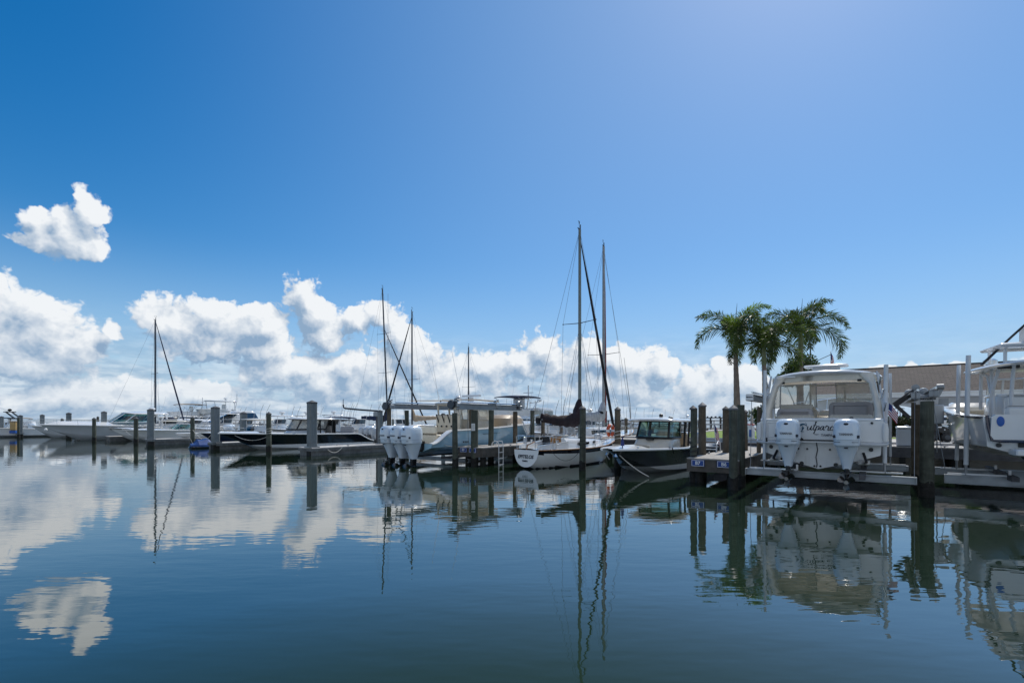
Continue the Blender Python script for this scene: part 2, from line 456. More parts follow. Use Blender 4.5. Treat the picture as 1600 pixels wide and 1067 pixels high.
def clear_vinyl():
    glass('vinyl_clear', (.80, .79, .74), .08, .12); q = NG(MATS['vinyl_clear'].node_tree)
    out = [n for n in q.n if n.type == 'OUTPUT_MATERIAL'][0]; old = out.inputs[0].links[0].from_socket
    tl = q.new('ShaderNodeBsdfTranslucent'); tl.inputs[0].default_value = (.85, .83, .78, 1); df = q.new('ShaderNodeBsdfDiffuse'); df.inputs[0].default_value = (.72, .70, .66, 1)
    m1 = q.new('ShaderNodeMixShader'); m1.inputs[0].default_value = .5; q.l.new(tl.outputs[0], m1.inputs[1]); q.l.new(df.outputs[0], m1.inputs[2])
    m2 = q.new('ShaderNodeMixShader'); co = q.new('ShaderNodeTexCoord').outputs['Object']
    q.put(m2.inputs[0], q.ss(q.noise(co, 2.5, 4, .6), .3, .7, .30, .55)); q.l.new(old, m2.inputs[1]); q.l.new(m1.outputs[0], m2.inputs[2]); q.l.new(m2.outputs[0], out.inputs[0])
clear_vinyl()
# ================================================================ SETTING
def water_mat():
    m = bpy.data.materials.new('water'); m.use_nodes = True; q = NG(m.node_tree); q.n.clear()
    out = q.new('ShaderNodeOutputMaterial'); b = q.new('ShaderNodeBsdfPrincipled')
    pos = q.new('ShaderNodeNewGeometry').outputs['Position']
    sp = q.new('ShaderNodeSeparateXYZ'); q.l.new(pos, sp.inputs[0])
    n = q.noise(pos, .12, 3, .5)
    q.put(b.inputs['Base Color'], q.mix(n, (.013, .029, .017, 1), (.017, .035, .020, 1)))
    rp_ = q.noise(q.v('MULTIPLY', pos, (.05, .22, 1)), 1.0, 4, .6)
    q.put(b.inputs['Roughness'], q.ss(rp_, .50, .72, .010, .055))
    b.inputs['IOR'].default_value = 1.44
    h1 = q.noise(q.v('MULTIPLY', pos, (.55, 1.5, 1)), 1.0, 3, .5)
    h2 = q.noise(q.v('MULTIPLY', pos, (2.2, 6.0, 1)), 1.0, 2, .5)
    h3 = q.noise(q.v('MULTIPLY', pos, (.12, .20, 1)), 1.0, 2, .5)
    amp = q.ss(h3, .30, .66, .25, 1.0)
    far = q.ss(sp.outputs[1], 80, 140, 1.0, 14.0)
    h = q.m('ADD', q.m('MULTIPLY', q.m('MULTIPLY', h1, .0058), q.ss(rp_, .35, .68, .6, 1.25)), q.m('MULTIPLY', q.m('MULTIPLY', h2, .0013), amp))
    h = q.m('MULTIPLY', h, far)
    bp = q.new('ShaderNodeBump'); bp.inputs['Strength'].default_value = 1.0; bp.inputs['Distance'].default_value = 1.0
    q.put(bp.inputs['Height'], h); q.l.new(bp.outputs[0], b.inputs['Normal'])
    # body colour below, sky mirror on top; the mirror grows with the Fresnel angle
    fr = q.new('ShaderNodeFresnel'); fr.inputs['IOR'].default_value = 1.33; q.l.new(bp.outputs[0], fr.inputs['Normal'])
    cr = q.new('ShaderNodeValToRGB'); e_ = cr.color_ramp.elements
    for i, (p_, v_) in enumerate(((0.0, .03), (.05, .05), (.068, .085), (.15, .40), (.30, .60), (.60, .80), (1.0, .96))):
        el_ = e_[0] if i == 0 else (e_[len(e_) - 1] if i == 6 else e_.new(p_)); el_.position = p_; el_.color = (v_, v_, v_, 1)
    q.l.new(fr.outputs[0], cr.inputs[0])
    gl = q.new('ShaderNodeBsdfGlossy'); q.l.new(bp.outputs[0], gl.inputs['Normal']); q.l.new(b.inputs['Roughness'].links[0].from_socket, gl.inputs['Roughness'])
    df = q.new('ShaderNodeBsdfDiffuse'); q.l.new(b.inputs['Base Color'].links[0].from_socket, df.inputs[0])
    mx = q.new('ShaderNodeMixShader'); q.l.new(cr.outputs[0], mx.inputs[0]); q.l.new(df.outputs[0], mx.inputs[1]); q.l.new(gl.outputs[0], mx.inputs[2])
    q.n.remove(b)
    q.l.new(mx.outputs[0], out.inputs[0]); MATS['water'] = m
water_mat()
mb = MB(); S_ = 9000
mb.poly([(-S_, -60, 0), (S_, -60, 0), (S_, S_, 0), (-S_, S_, 0)])
tag(mb.build('water', 'water', smooth=False), None, None, kind='structure')

def grass_mat(name, a, b_, sc=14, bump=.6):
    m = bpy.data.materials.new(name); m.use_nodes = True; q = NG(m.node_tree); q.n.clear()
    out = q.new('ShaderNodeOutputMaterial'); b = q.new('ShaderNodeBsdfPrincipled')
    pos = q.new('ShaderNodeNewGeometry').outputs['Position']
    q.put(b.inputs['Base Color'], q.mix(q.ss(q.noise(pos, .9, 6, .65), .32, .66), c4(a), c4(b_)))
    b.inputs['Roughness'].default_value = .9
    bp = q.new('ShaderNodeBump'); bp.inputs['Strength'].default_value = bump; bp.inputs['Distance'].default_value = .05
    q.put(bp.inputs['Height'], q.noise(pos, sc, 4, .6)); q.l.new(bp.outputs[0], b.inputs['Normal'])
    q.l.new(b.outputs[0], out.inputs[0]); MATS[name] = m
grass_mat('lawn', (.10, .19, .012), (.20, .29, .02))
grass_mat('paving', (.42, .39, .34), (.56, .53, .47), 8, .2)
def shingle_mat():
    m = bpy.data.materials.new('shingles'); m.use_nodes = True; q = NG(m.node_tree); q.n.clear()
    out = q.new('ShaderNodeOutputMaterial'); b = q.new('ShaderNodeBsdfPrincipled')
    co = q.new('ShaderNodeTexCoord').outputs['Object']
    br = q.new('ShaderNodeTexBrick'); q.put(br.inputs['Vector'], co)
    br.inputs['Color1'].default_value = (.125, .100, .088, 1); br.inputs['Color2'].default_value = (.075, .062, .056, 1); br.inputs['Mortar'].default_value = (.05, .04, .035, 1)
    br.inputs['Scale'].default_value = 1.0; br.inputs['Mortar Size'].default_value = .035; br.inputs['Brick Width'].default_value = .55; br.inputs['Row Height'].default_value = .30
    q.put(b.inputs['Base Color'], q.mix(q.ss(q.noise(co, 2.4, 5, .65), .3, .7, 0, .55), br.outputs[0], (.060, .051, .046, 1)))
    b.inputs['Roughness'].default_value = .92
    bp = q.new('ShaderNodeBump'); bp.inputs['Strength'].default_value = .6; bp.inputs['Distance'].default_value = .03
    q.put(bp.inputs['Height'], q.m('ADD', br.outputs['Fac'], q.noise(co, 9, 3, .6))); q.l.new(bp.outputs[0], b.inputs['Normal'])
    q.l.new(b.outputs[0], out.inputs[0]); MATS['shingles'] = m
shingle_mat()

GZ = 1.0
UL = -8.6
def slab(name, quads, z0, z1, mat, kind='structure'):
    mb = MB()
    for q in quads:
        mb.loft([[Vector((p.x, p.y, z0)) for p in q], [Vector((p.x, p.y, z1)) for p in q]], True, True)
    o = mb.build(name, mat, smooth=False)
    tag(o, None, None, kind=kind); return o
slab('ground', [[D(UL + .02, 2.02), D(90, 2.02), D(90, 75), D(UL + .02, 75)]], -1, GZ, 'paving')
slab('lawn', [[D(-8.2, 3.4), D(-2.2, 3.4), D(-2.2, 24), D(-8.2, 24)]], GZ - .05, GZ + .02, 'lawn')
slab('lawn', [[D(-1.6, 9.6), D(20, 9.6), D(20, 12.3), D(-1.6, 12.3)]], GZ - .05, GZ + .02, 'lawn')
# seawall with its cap
t = thing('seawall', 'grey concrete seawall with pale cap running behind the fixed dock', 'seawall', D(20, 2.3))
t.rotation_euler = (0, 0, math.atan2(-.6, .8))
m_ = MB(); m_.box((8, -.13, -.1), (73.2, .24, 1.9)); m_.build('wall', 'seawall', t, smooth=False)
m_ = MB(); m_.bbox((8, 0, 1.02), (73.4, .62, .16), .02); m_.build('cap', 'deck_conc', t, smooth=False)
for i in range(36): m_ = MB(); m_.box((-28 + i * 2.03, -.30, .1), (.2, .12, 1.4)); m_.build('rib', 'seawall', t, smooth=False)
t = thing('seawall', 'grey concrete side seawall where the lawn meets the basin', 'seawall', D(UL - .1, 36))
t.rotation_euler = (0, 0, math.atan2(.8, .6))
m_ = MB(); m_.box((0, .0, -.1), (67.0, .2, 1.9)); m_.build('wall', 'seawall', t, smooth=False)
m_ = MB(); m_.bbox((0, 0, 1.02), (67.2, .5, .14), .02); m_.build('cap', 'deck_conc', t, smooth=False)

# ---------------------------------------------------------------- docks
def dock(name, label, u0, u1, v0, v1, z, mats, fas=.34, planks='v', joists=True, group=None, floating=False):
    """deck of boards on u/v axes; the thing's own x axis runs along u, y along v"""
    t = thing(name, label, 'dock', D((u0 + u1) / 2, (v0 + v1) / 2, 0), math.atan2(-.6, .8), group)
    L, Wd = u1 - u0, v1 - v0
    m = MB()
    if floating:
        nseg = max(1, round(max(L, Wd) / 3.2))
        for i in range(nseg):
            if L > Wd: m.bbox((-L / 2 + (i + .5) * L / nseg, 0, z - .04), (L / nseg - .02, Wd, .08), .012)
            else: m.bbox((0, -Wd / 2 + (i + .5) * Wd / nseg, z - .04), (Wd * 0 + L, Wd / nseg - .02, .08), .012)
    else:
        n = int((Wd if planks == 'u' else L) / .15)
        for i in range(n):
            dz = rnd.uniform(-.003, .003)
            if planks == 'u': m.box((0, -Wd / 2 + (i + .5) * Wd / n, z - .02 + dz), (L, Wd / n - .008, .04))
            else: m.box((-L / 2 + (i + .5) * L / n, 0, z - .02 + dz), (L / n - .008, Wd, .04))
    m.build('deck', mats[0], t, smooth=False)
    m = MB()
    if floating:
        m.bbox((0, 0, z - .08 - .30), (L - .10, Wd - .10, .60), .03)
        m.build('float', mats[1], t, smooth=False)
        m = MB(); ln = L if L > Wd else Wd
        for s in (-1, 1):
            if L > Wd: m.box((0, s * (Wd / 2 + .015), z - .13), (L, .07, .16))
            else: m.box((s * (L / 2 + .015), 0, z - .13), (.07, Wd, .16))
        if L > Wd:
            for s in (-1, 1): m.box((s * (L / 2 - .02), 0, z - .13), (.07, Wd - .06, .15))
        else:
            for s in (-1, 1): m.box((0, s * (Wd / 2 - .02), z - .13), (L - .06, .07, .15))
        m.build('rub_board', mats[2], t, smooth=False)
    else:
        for s in (-1, 1):
            m.box((0, s * (Wd / 2 - .03), z - .04 - fas / 2), (L, .06, fas))
            m.box((s * (L / 2 - .03), 0, z - .04 - fas / 2 - .002), (.06, Wd - .12, fas))
        m.build('fascia', mats[1], t, smooth=False)
        for s in (-1, 1):
            k = max(2, int((L if L > Wd else Wd) / 3))
            for i in range(k):
                f = -.46 + .92 * i / (k - 1)
                p = (f * L, s * (Wd / 2 - .35)) if L > Wd else (s * (L / 2 - .3), f * Wd)
                m = MB(); m.lathe([(.14, -1.2), (.14, z - .06)], 10, (p[0], p[1], 0)); m.build('support_post', 'growth', t)
    # cleats
    k = max(1, int(max(L, Wd) / 4))
    for i in range(k):
        f = (i + .5) / k - .5
        for s in (-1, 1):
            p = Vector((f * L, s * (Wd / 2 - .12), z)) if L > Wd else Vector((s * (L / 2 - .12), f * Wd, z))
            a = Vector((.12, 0, 0)) if L > Wd else Vector((0, .12, 0))
            m = MB(); m.tube([p - a + V(0, 0, .07), p + V(0, 0, .055), p + a + V(0, 0, .07)], .014, 6)
            m.box(p + V(0, 0, .03), (.05, .05, .06)); m.build('cleat', 'alum', t)
    return t
fd = ('deck_wood', 'fascia', 'fascia')
dock('walkway', 'fixed grey board walkway with dark fascia along the seawall on the right', -17, 40, 0, 2.0, GZ, ('deck_wood', 'fascia_grey', 0), .40, 'v')
FING = dock('finger_pier', 'fixed finger pier with blue slip signs between the slate and the lifted white boat', -1.75, -.15, -8.9, -.03, .84, fd, .40, 'u', group='fixed finger piers')
FING2 = dock('finger_pier', 'fixed finger pier with blue slip signs and swim ladder beside the light blue boat', -12.2, -10.7, -8.7, -.03, .84, fd, .40, 'u', group='fixed finger piers')
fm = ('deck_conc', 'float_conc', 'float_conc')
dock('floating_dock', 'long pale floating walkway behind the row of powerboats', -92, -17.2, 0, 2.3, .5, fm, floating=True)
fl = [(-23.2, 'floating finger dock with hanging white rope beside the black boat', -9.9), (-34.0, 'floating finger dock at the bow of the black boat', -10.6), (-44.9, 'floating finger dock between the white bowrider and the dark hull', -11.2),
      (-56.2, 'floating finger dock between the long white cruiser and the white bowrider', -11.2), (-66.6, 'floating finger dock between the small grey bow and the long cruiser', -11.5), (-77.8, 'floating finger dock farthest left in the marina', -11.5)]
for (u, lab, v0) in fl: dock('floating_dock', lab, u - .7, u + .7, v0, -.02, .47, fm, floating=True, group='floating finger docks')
# slip signs
def sign(par, x, y, z, txt):
    b = MB(); b.bbox((x, y, z), (.42, .03, .21), .008); s = b.build('slip_sign', 'sign_blue', par, smooth=False)
    b = MB()
    for (cx, cz, w, h) in ((0, .09, .38, .012), (0, -.09, .38, .012), (-.185, 0, .012, .19), (.185, 0, .012, .19)): b.box((x + cx, y - .018, z + cz), (w, .006, h))
    b.build('border', 'white_paint', s, smooth=False)
    text('lettering', txt, .15, 'white_paint', s, (x, y - .019, z), (1, 0, 0), (0, 0, 1), bold=.004)
sign(FING, -.44, -4.435 - .02, .68, 'B7'); sign(FING, .36, -4.435 - .02, .68, 'B6')
sign(FING2, -.42, -4.335 - .02, .70, 'B9'); sign(FING2, .14, -4.335 - .02, .70, 'B8')
# swim ladder on the second finger
t = thing('swim_ladder', 'white tubular swim ladder hooked over the edge of the finger pier', 'ladder', D(-10.62, -7.6, 0), math.atan2(-.6, .8))
for s in (-1, 1):
    m = MB(); m.tube([(-.35, s * .16, .86), (-.33, s * .16, 1.0), (-.2, s * .16, 1.10), (0, s * .16, 1.08), (.06, s * .16, .95), (.06, s * .16, -.25)], .020, 8); m.build('rail', 'alum_white', t)
for i in range(4): m = MB(); m.box((.06, 0, .02 + i * .28), (.09, .30, .03)); m.build('rung', 'alum_white', t)

# ---------------------------------------------------------------- pilings
def round_pile(px, Y, top, r, mat, label, cap='pile_cap', pointed=True, wet=.36, lean=0, base=-1.0, name='wooden_piling', group='wooden mooring pilings', pos=None, wrap=0):
    p = pos if pos is not None else at(px, Y)
    t = thing(name, label, 'piling', (p[0], p[1], 0), rnd.uniform(0, 6), group)
    lean = lean or rnd.uniform(-.012, .012)
    zt = top; ph = rnd.uniform(0, 6)
    m = MB(); n = 18; rings = []
    K = 9
    for i in range(K + 1):
        z = max(base, wet - .02) + (zt - max(base, wet - .02)) * i / K
        k = 1.0 + .05 * (1 - i / K)
        rings.append([(r * k * (1 + .03 * math.sin(3 * a + ph) + .025 * math.sin(5 * a + ph * 2 + z * .7)) * math.cos(a) + lean * z, r * k * (1 + .03 * math.sin(3 * a + ph) + .025 * math.sin(5 * a + ph * 2 + z * .7)) * math.sin(a), z) for a in [2 * PI * j / n for j in range(n)]])
    m.loft(rings, False, True).build('post', mat, t)
    if base < 0:
        m = MB(); rings = []
        for i in range(8):
            z = base + (wet - base) * i / 7
            rings.append([(r * (1.13 + .05 * math.sin(4 * a + z * 5 + ph) + .04 * math.sin(9 * a + z * 11)) * math.cos(a), r * (1.13 + .05 * math.sin(4 * a + z * 5 + ph) + .04 * math.sin(9 * a + z * 11)) * math.sin(a), z + (.05 * math.sin(3 * a + ph) if i == 7 else 0)) for a in [2 * PI * j / n for j in range(n)]])
        m.loft(rings, True, True).build('tidal_growth', 'growth', t)
    if cap:
        m = MB()
        if pointed: m.lathe([(r * 1.12, zt - .05), (r * 1.14, zt), (r * .02, zt + r * .95)], 12)
        else: m.lathe([(r * 1.08, zt - .03), (r * 1.08, zt + .02), (r * .9, zt + .05), (r * .02, zt + .06)], 12)
        m.build('cap', cap, t, ang=25)
    if wrap:
        m = MB(); m.tube([((r * 1.07) * math.cos(a * .5) + lean * wrap, (r * 1.07) * math.sin(a * .5), wrap + .012 * a) for a in range(0, 40)], .016, 5); m.build('rope_wrap', 'rope_dark' if wrap < 1 else 'rope', t)
    return t
def conc_pile(px, Y, top, w, label):
    p = at(px, Y)
    t = thing('concrete_piling', label, 'piling', p, math.atan2(-.6, .8) + rnd.uniform(-.1, .1), 'concrete dock pilings')
    def ring(z, k=1.0, h=w / 2, c=.05): return [(sx * x * k, sy * y * k, z) for (sx, sy) in ((1, 1), (-1, 1), (-1, -1), (1, -1)) for (x, y) in ([(h, h - c), (h - c, h)] if sx * sy > 0 else [(h - c, h), (h, h - c)])]
    m = MB(); m.loft([ring(.28), ring(top)], False, True).build('post', 'concrete', t, smooth=False)
    m = MB(); m.loft([ring(-1, 1.03), ring(.29, 1.05), ring(.34, 1.02)], True, True).build('tidal_growth', 'growth', t, smooth=False)
    m = MB(); m.loft([ring(top - .07, 1.06), ring(top + .01, 1.06), ring(top + w * .28, .05)], True, True).build('cap', 'pile_cap', t, smooth=False)
    hoop = MB(); h = w / 2 + .07
    for (a, b) in (((-h, -h), (h, -h)), ((h, -h), (h, h)), ((h, h), (-h, h)), ((-h, h), (-h, -h))): hoop.bar((a[0], a[1], .5), (b[0], b[1], .5), .05, .06)
    hoop.build('guide_hoop', 'alum', t, smooth=False)
    return t
def rp(px, Y, pytop, wpx, mat, label, **k):
    r = wpx * Y / FPX / 2 / 1.05
    return round_pile(px, Y, zp(pytop, Y) - (0 if k.get('cap', 1) is None else r * .95 * (1 if k.get('pointed', True) else .06)), r, mat, label, **k)
rp(910, 20.0, 633, 10.0, 'pile_green', 'wooden piling standing in front of the white sailboat amidships', wrap=.9)
rp(965, 21.0, 635, 9.4, 'pile_brown', 'brown wooden piling between the sailboat bow and the slate hulled boat', wrap=1.2)
rp(1083, 16.2, 633, 10.4, 'pile_green', 'green stained piling at the left corner of the signed finger pier', wrap=.86)
rp(1097.5, 17.3, 628, 11.6, 'pile_brown', 'tall brown piling just right of the corner piling, beside the slate boat', cap='cap_pale')
rp(1134, 18.3, 634, 10.0, 'pile_brown', 'brown piling behind the nearest round piling of the signed pier', base=.8, wet=.8)
rp(1146, 14.4, 632, 12.6, 'pile_green', 'pale capped piling at the right corner of the signed finger pier', cap='cap_pale')
rp(1158.5, 15.1, 632.5, 11.0, 'pile_green', 'piling carrying the left lift beam of the twin engine white boat', cap=None)
rp(1165, 19.6, 640, 7.5, 'pile_brown', 'short brown piling behind the lift piling on the signed pier', base=.8, wet=.8)
rp(1185.5, 18.2, 636, 6.4, 'pile_brown', 'dark rear piling under the left lift beam of the twin engine boat', cap=None)
rp(1448, 13.1, 627, 18.0, 'pile_green', 'thick dark green piling between the two boat lifts on the right, nearest the camera', cap=None, wet=.40)
rp(1431.5, 15.2, 629, 13.0, 'pile_brown', 'brown piling under the diagonal bracket, behind the thick green piling', cap=None)
rp(711.5, 21.4, 645, 8.8, 'pile_green', 'piling carrying the front right lift beam of the light blue boat', cap=None)
rp(741.5, 21.9, 641, 11.5, 'pile_green', 'piling with a small white notice on it beside the light blue boat', cap=None)
rp(736.5, 24.2, 640, 7.2, 'pile_brown', 'brown piling just behind the noticed piling at the light blue boat', cap=None)
rp(767, 23.4, 641, 8.6, 'pile_green', 'dark green piling right of the swim ladder pier, under the winch', cap=None)
rp(805, 25.6, 643, 7.6, 'pile_brown', 'piling at the rear lift winch of the light blue boat', cap=None)
rp(832, 28.0, 642, 6.8, 'pile_green', 'green piling by the bow of the light blue boat, ragged top', pointed=False)
rp(848.5, 28.5, 652, 6.0, 'pile_brown', 'dark brown piling behind the sail boom of the white sailboat', base=.8, wet=.8)
rp(877, 31.0, 664, 5.4, 'pile_brown', 'short brown piling under the middle of the covered sail', base=.8, wet=.8)
rp(608.3, 23.9, 634, 7.0, 'pile_brown', 'dark piling at the left front corner of the triple engine boat lift', cap=None)
rp(635.5, 27.4, 641, 7.0, 'pile_green', 'piling under the left lift beam behind the triple engines', cap=None)
rp(946, 36.0, 640, 5.0, 'pile_brown', 'brown piling behind the orange life ring', base=.5, wet=.5)
rp(978, 33.0, 652, 5.0, 'pile_brown', 'brown piling left of the slate boat hardtop, behind the seawall')
rp(1010, 34.0, 655, 4.6, 'pile_green', 'slim piling at the left edge of the slate boat hardtop')
rp(420, 31.4, 643, 7.6, 'pile_green', 'green wooden piling in front of the black boat windshield', wrap=1.1)
rp(301, 37.0, 650, 6.0, 'pile_green', 'dark wooden piling left of the blue tarp')
rp(212.5, 43.0, 651, 6.0, 'pile_green', 'dark wooden piling in front of the white bowrider')
rp(147, 47.0, 652, 5.2, 'pile_green', 'thin dark piling in front of the long white cruiser')
rp(97, 58.0, 653, 4.2, 'pile_green', 'small dark piling before the bow of the long cruiser')
rp(29, 56.0, 651, 3.4, 'pile_green', 'dark wooden piling touching the tall concrete piling at far left')
rp(153, 62.0, 650, 3.4, 'pile_grey', 'distant short piling above the cruiser foredeck')
rp(614, 44.0, 654, 2.8, 'pile_green', 'thin far piling between the lift piling and the sailboat mast')
rp(1016, 52.0, 656, 2.6, 'pile_grey', 'thin far piling seen through the slate boat windshield side')
for (px, Y, py, w, lab) in [
    (487.5, 28.0, 625, 13.2, 'tallest grey concrete piling, at the end of the floating dock with the hanging rope'),
    (336.5, 33.7, 634, 10.8, 'concrete piling beside the blue tarp at the black boat bow'),
    (235.5, 38.6, 638, 8.8, 'concrete piling in front of the sailboat mast at left'),
    (380.5, 46.0, 643, 8.6, 'concrete piling behind the black boat under the blue windowed yacht'),
    (162.5, 50.0, 642, 7.0, 'concrete piling over the long white cruiser hull'),
    (107.5, 54.0, 644, 6.6, 'concrete piling just above the long cruiser bow'),
    (66, 60.0, 647, 5.8, 'concrete piling behind the small grey bow'),
    (32, 57.0, 648, 5.8, 'concrete piling beside the yellow and blue locker'),
    (2.5, 58.0, 650, 5.0, 'concrete piling at the extreme left edge'),
    (594, 32.0, 640, 7.2, 'concrete piling at the right end of the floating dock by the lift'),
    (692.5, 45.0, 645, 5.6, 'concrete piling seen between the tan sail cover and the lift beam')]:
    conc_pile(px, Y, zp(py, Y) - w * Y / FPX * .28, w * Y / FPX * .92, lab)

# ---------------------------------------------------------------- clubhouse
EV = 26.6
CL = thing('clubhouse', 'low clubhouse with brown shingle roof and pale walls behind the hedge', 'building', D(0, EV, GZ), math.atan2(-.6, .8))
EH = 3.3
def bx(m, x0, x1, y0, y1, z0, z1): m.box(((x0 + x1) / 2, (y0 + y1) / 2, (z0 + z1) / 2), (x1 - x0, y1 - y0, z1 - z0))
rf = MB()
L0, L1 = -1.6, 34.0
# sloping roof (front and back slope) with thickness; local z
EVp = [(-.25, EH), (7.0, EH + 2.72), (14.6, EH)]
rf.loft([[(x, y, z + dz) for (y, z, dz) in ((EVp[0][0], EVp[0][1], 0), (EVp[1][0], EVp[1][1], 0), (EVp[2][0], EVp[2][1], 0), (EVp[2][0], EVp[2][1], -.14), (EVp[1][0], EVp[1][1], -.16), (EVp[0][0], EVp[0][1], -.14))] for x in (L0, L1)], True, True)
rf.build('roof', 'shingles', CL, smooth=False)
m = MB(); bx(m, L0, L1, 6.93, 7.07, EH + 2.70, EH + 2.80); m.build('ridge_cap', 'fascia', CL, smooth=False)
m = MB(); bx(m, L0 + .02, L1 - .02, -.30, -.262, EH - .36, EH + .02); bx(m, L0 + .02, L1, -.38, -.302, EH - .08, EH + .03); m.build('fascia_board', 'fascia_white', CL, smooth=False)
m = MB(); bx(m, L0 + .1, L1, -.26, 1.2, EH - .40, EH - .30); m.build('soffit', 'siding', CL, smooth=False)
wl = MB()
def wall_run(y0, y1, holes):
    x = L0 + .3
    for (a, b, z0, z1) in holes:
        bx(wl, x, a, y0, y1, 0, EH - .41)
        if z0 > .05: bx(wl, a, b, y0, y1, 0, z0)
        bx(wl, a, b, y0 + .002, y1 - .002, z1, EH - .412)
        x = b
    bx(wl, x, L1 - .3, y0, y1, 0, EH - .41)
HOLES = [(1.0, 1.75, .0, 2.2), (3.5, 6.1, .0, 2.25), (7.3, 9.3, .55, 2.2), (10.6, 13.0, .9, 2.2), (14.5, 17.0, .5, 2.2)]
wall_run(1.0, 1.25, HOLES)
wall_run(13.2, 13.45, [(0.6, 1.9, .0, 2.3), (3.0, 10.6, .0, 2.5), (11.6, 18, .5, 2.2)])
bx(wl, L0 + .3, L0 + .5, 1.252, 13.198, 0, EH - .41)
wl.build('wall', 'siding', CL, smooth=False)
m = MB()   # arch curve of the breezeway
A0, A1, AZ = 3.5, 6.1, 2.25
for i in range(14):
    a0, a1 = PI * i / 14, PI * (i + 1) / 14; c = (A0 + A1) / 2; rr = (A1 - A0) / 2; hh = .62
    pts = [(c + rr * math.cos(a0), AZ - hh + hh * math.sin(a0)), (c + rr * math.cos(a1), AZ - hh + hh * math.sin(a1)), (c + rr * math.cos(a1), AZ), (c + rr * math.cos(a0), AZ)]
    m.loft([[(x, .99, z) for (x, z) in pts], [(x, 1.26, z) for (x, z) in pts]], True, True)
m.build('arch', 'siding', CL, smooth=False)
for (a, b, z0, z1) in HOLES:
    m = MB(); w = .09
    bx(m, a - w, a, .96, 1.0, max(0, z0 - w), z1 + w); bx(m, b, b + w, .96, 1.0, max(0, z0 - w), z1 + w); bx(m, a, b, .962, .998, z1, z1 + w)
    if z0 > .1: bx(m, a, b, .962, .998, z0 - w, z0)
    f = m.build('window_frame' if z0 > .1 else 'doorway_trim', 'fascia_white', CL, smooth=False)
    if a in (10.6, 14.5):
        m = MB(); bx(m, a, b, 1.10, 1.12, z0, z1); m.build('pane', 'glass_dark', f, smooth=False)
for xx in (13.6, 9.7): m = MB(); bx(m, xx, xx + .3, -.25, .05, 0, EH - .42); m.build('porch_post', 'fascia_white', CL, smooth=False)
for i in range(4): m = MB(); bx(m, 10.62 + i * .59, 11.18 + i * .59, 1.02, 1.06, 1.62, 2.18); m.build('shutter', 'stucco', CL, smooth=False)

# ---------------------------------------------------------------- hedge, trees
def leaves(m, c, rad, n, size, r, zmin=-9):
    for i in range(n):
        d = Vector((r.gauss(0, 1), r.gauss(0, 1), r.gauss(0, 1))); d.normalize()
        p = Vector(c) + Vector((d.x * rad[0], d.y * rad[1], d.z * rad[2])) * (r.random() ** .4)
        if p.z < zmin: continue
        a = Vector((r.gauss(0, 1), r.gauss(0, 1), r.gauss(0, .7))).normalized(); b = a.cross(Vector((r.gauss(0, 1), r.gauss(0, 1), r.gauss(0, 1)))).normalized()
        s = size * r.uniform(.6, 1.3)
        m.poly([p - a * s, p - b * s * .45, p + a * s, p + b * s * .45])
def hedge(label, u0, u1, v, h, w=1.0):
    t = thing('hedge', label, 'hedge', D((u0 + u1) / 2, v, GZ), math.atan2(-.6, .8), 'clipped hedges before the clubhouse')
    L = u1 - u0; r = random.Random(int(u0 * 10) + 99)
    m = MB(); m.box((0, 0, h * .46), (L - .3, w - .35, h * .86)); m.build('twigs', 'bark', t, smooth=False)
    m = MB()
    for i in range(int(L * 950)):
        f = r.random()
        if f < .40: p = (r.uniform(-L / 2, L / 2), -w / 2 + r.gauss(.04, .05), r.uniform(0, h))
        elif f < .75: p = (r.uniform(-L / 2, L / 2), r.uniform(-w / 2, w / 2), h + r.gauss(-.03, .04))
        else: p = (r.uniform(-L / 2, L / 2), r.uniform(-w / 2, w / 2), r.uniform(0, h))
        p = Vector(p); a = Vector((r.gauss(0, 1), r.gauss(0, 1), r.gauss(0, .8))).normalized(); b = a.cross(Vector((r.gauss(0, 1), r.gauss(0, 1), r.gauss(0, 1)))).normalized(); s = r.uniform(.05, .10)
        m.poly([p - a * s, p - b * s * .5, p + a * s, p + b * s * .5])
    m.build('foliage', 'hedge_leaf', t, smooth=False)
hedge('dark clipped hedge under the breezeway arch, left of the thick piling', -.5, 6.3, 12.9, 1.22)
hedge('dark clipped hedge right of the thick piling, behind the black cart', 6.6, 17.5, 12.6, 1.2)
def bush(name, label, p, rad, n, mat, trunk=.8, size=.1, cat='bush'):
    t = thing(name, label, cat, p); r = random.Random(n)
    m = MB()
    for i in range(5):
        a = i * 1.3; m.tube([(0, 0, 0), (.15 * rad[0] * math.cos(a), .15 * rad[1] * math.sin(a), trunk * .6), (.6 * rad[0] * math.cos(a), .6 * rad[1] * math.sin(a), trunk + rad[2] * .5)], [.05, .04, .01], 6)
    m.build('trunk', 'bark', t)
    m = MB()
    for k in range(9):
        a = r.uniform(0, 6.28); q = r.uniform(.1, .62)
        leaves(m, (rad[0] * q * math.cos(a), rad[1] * q * math.sin(a), trunk + rad[2] * r.uniform(.5, 1.5)), (rad[0] * .48, rad[1] * .48, rad[2] * .45), n // 9, size, r)
    m.build('crown', mat, t, smooth=False)
bush('shrub', 'rounded dark shrub behind the left lift beam', at(1187, 31, GZ), (.8, .8, .85), 2400, 'tree_leaf', .4, .07)
bush('shrub', 'rounded dark shrub behind the left stern corner of the twin engine boat', at(1207, 30, GZ), (.55, .55, .65), 1800, 'tree_leaf', .3, .07)
bush('broadleaf_tree', 'round green tree behind the palms, just above the hardtop', at(1250, 38, GZ), (1.7, 1.7, 1.5), 4600, 'tree_leaf', 3.3, .11, 'tree')
bush('shrub', 'small yellow green shrub by the right boat hull', at(1524, 20.5, GZ), (.35, .35, .42), 900, 'bush_leaf', .1, .06)

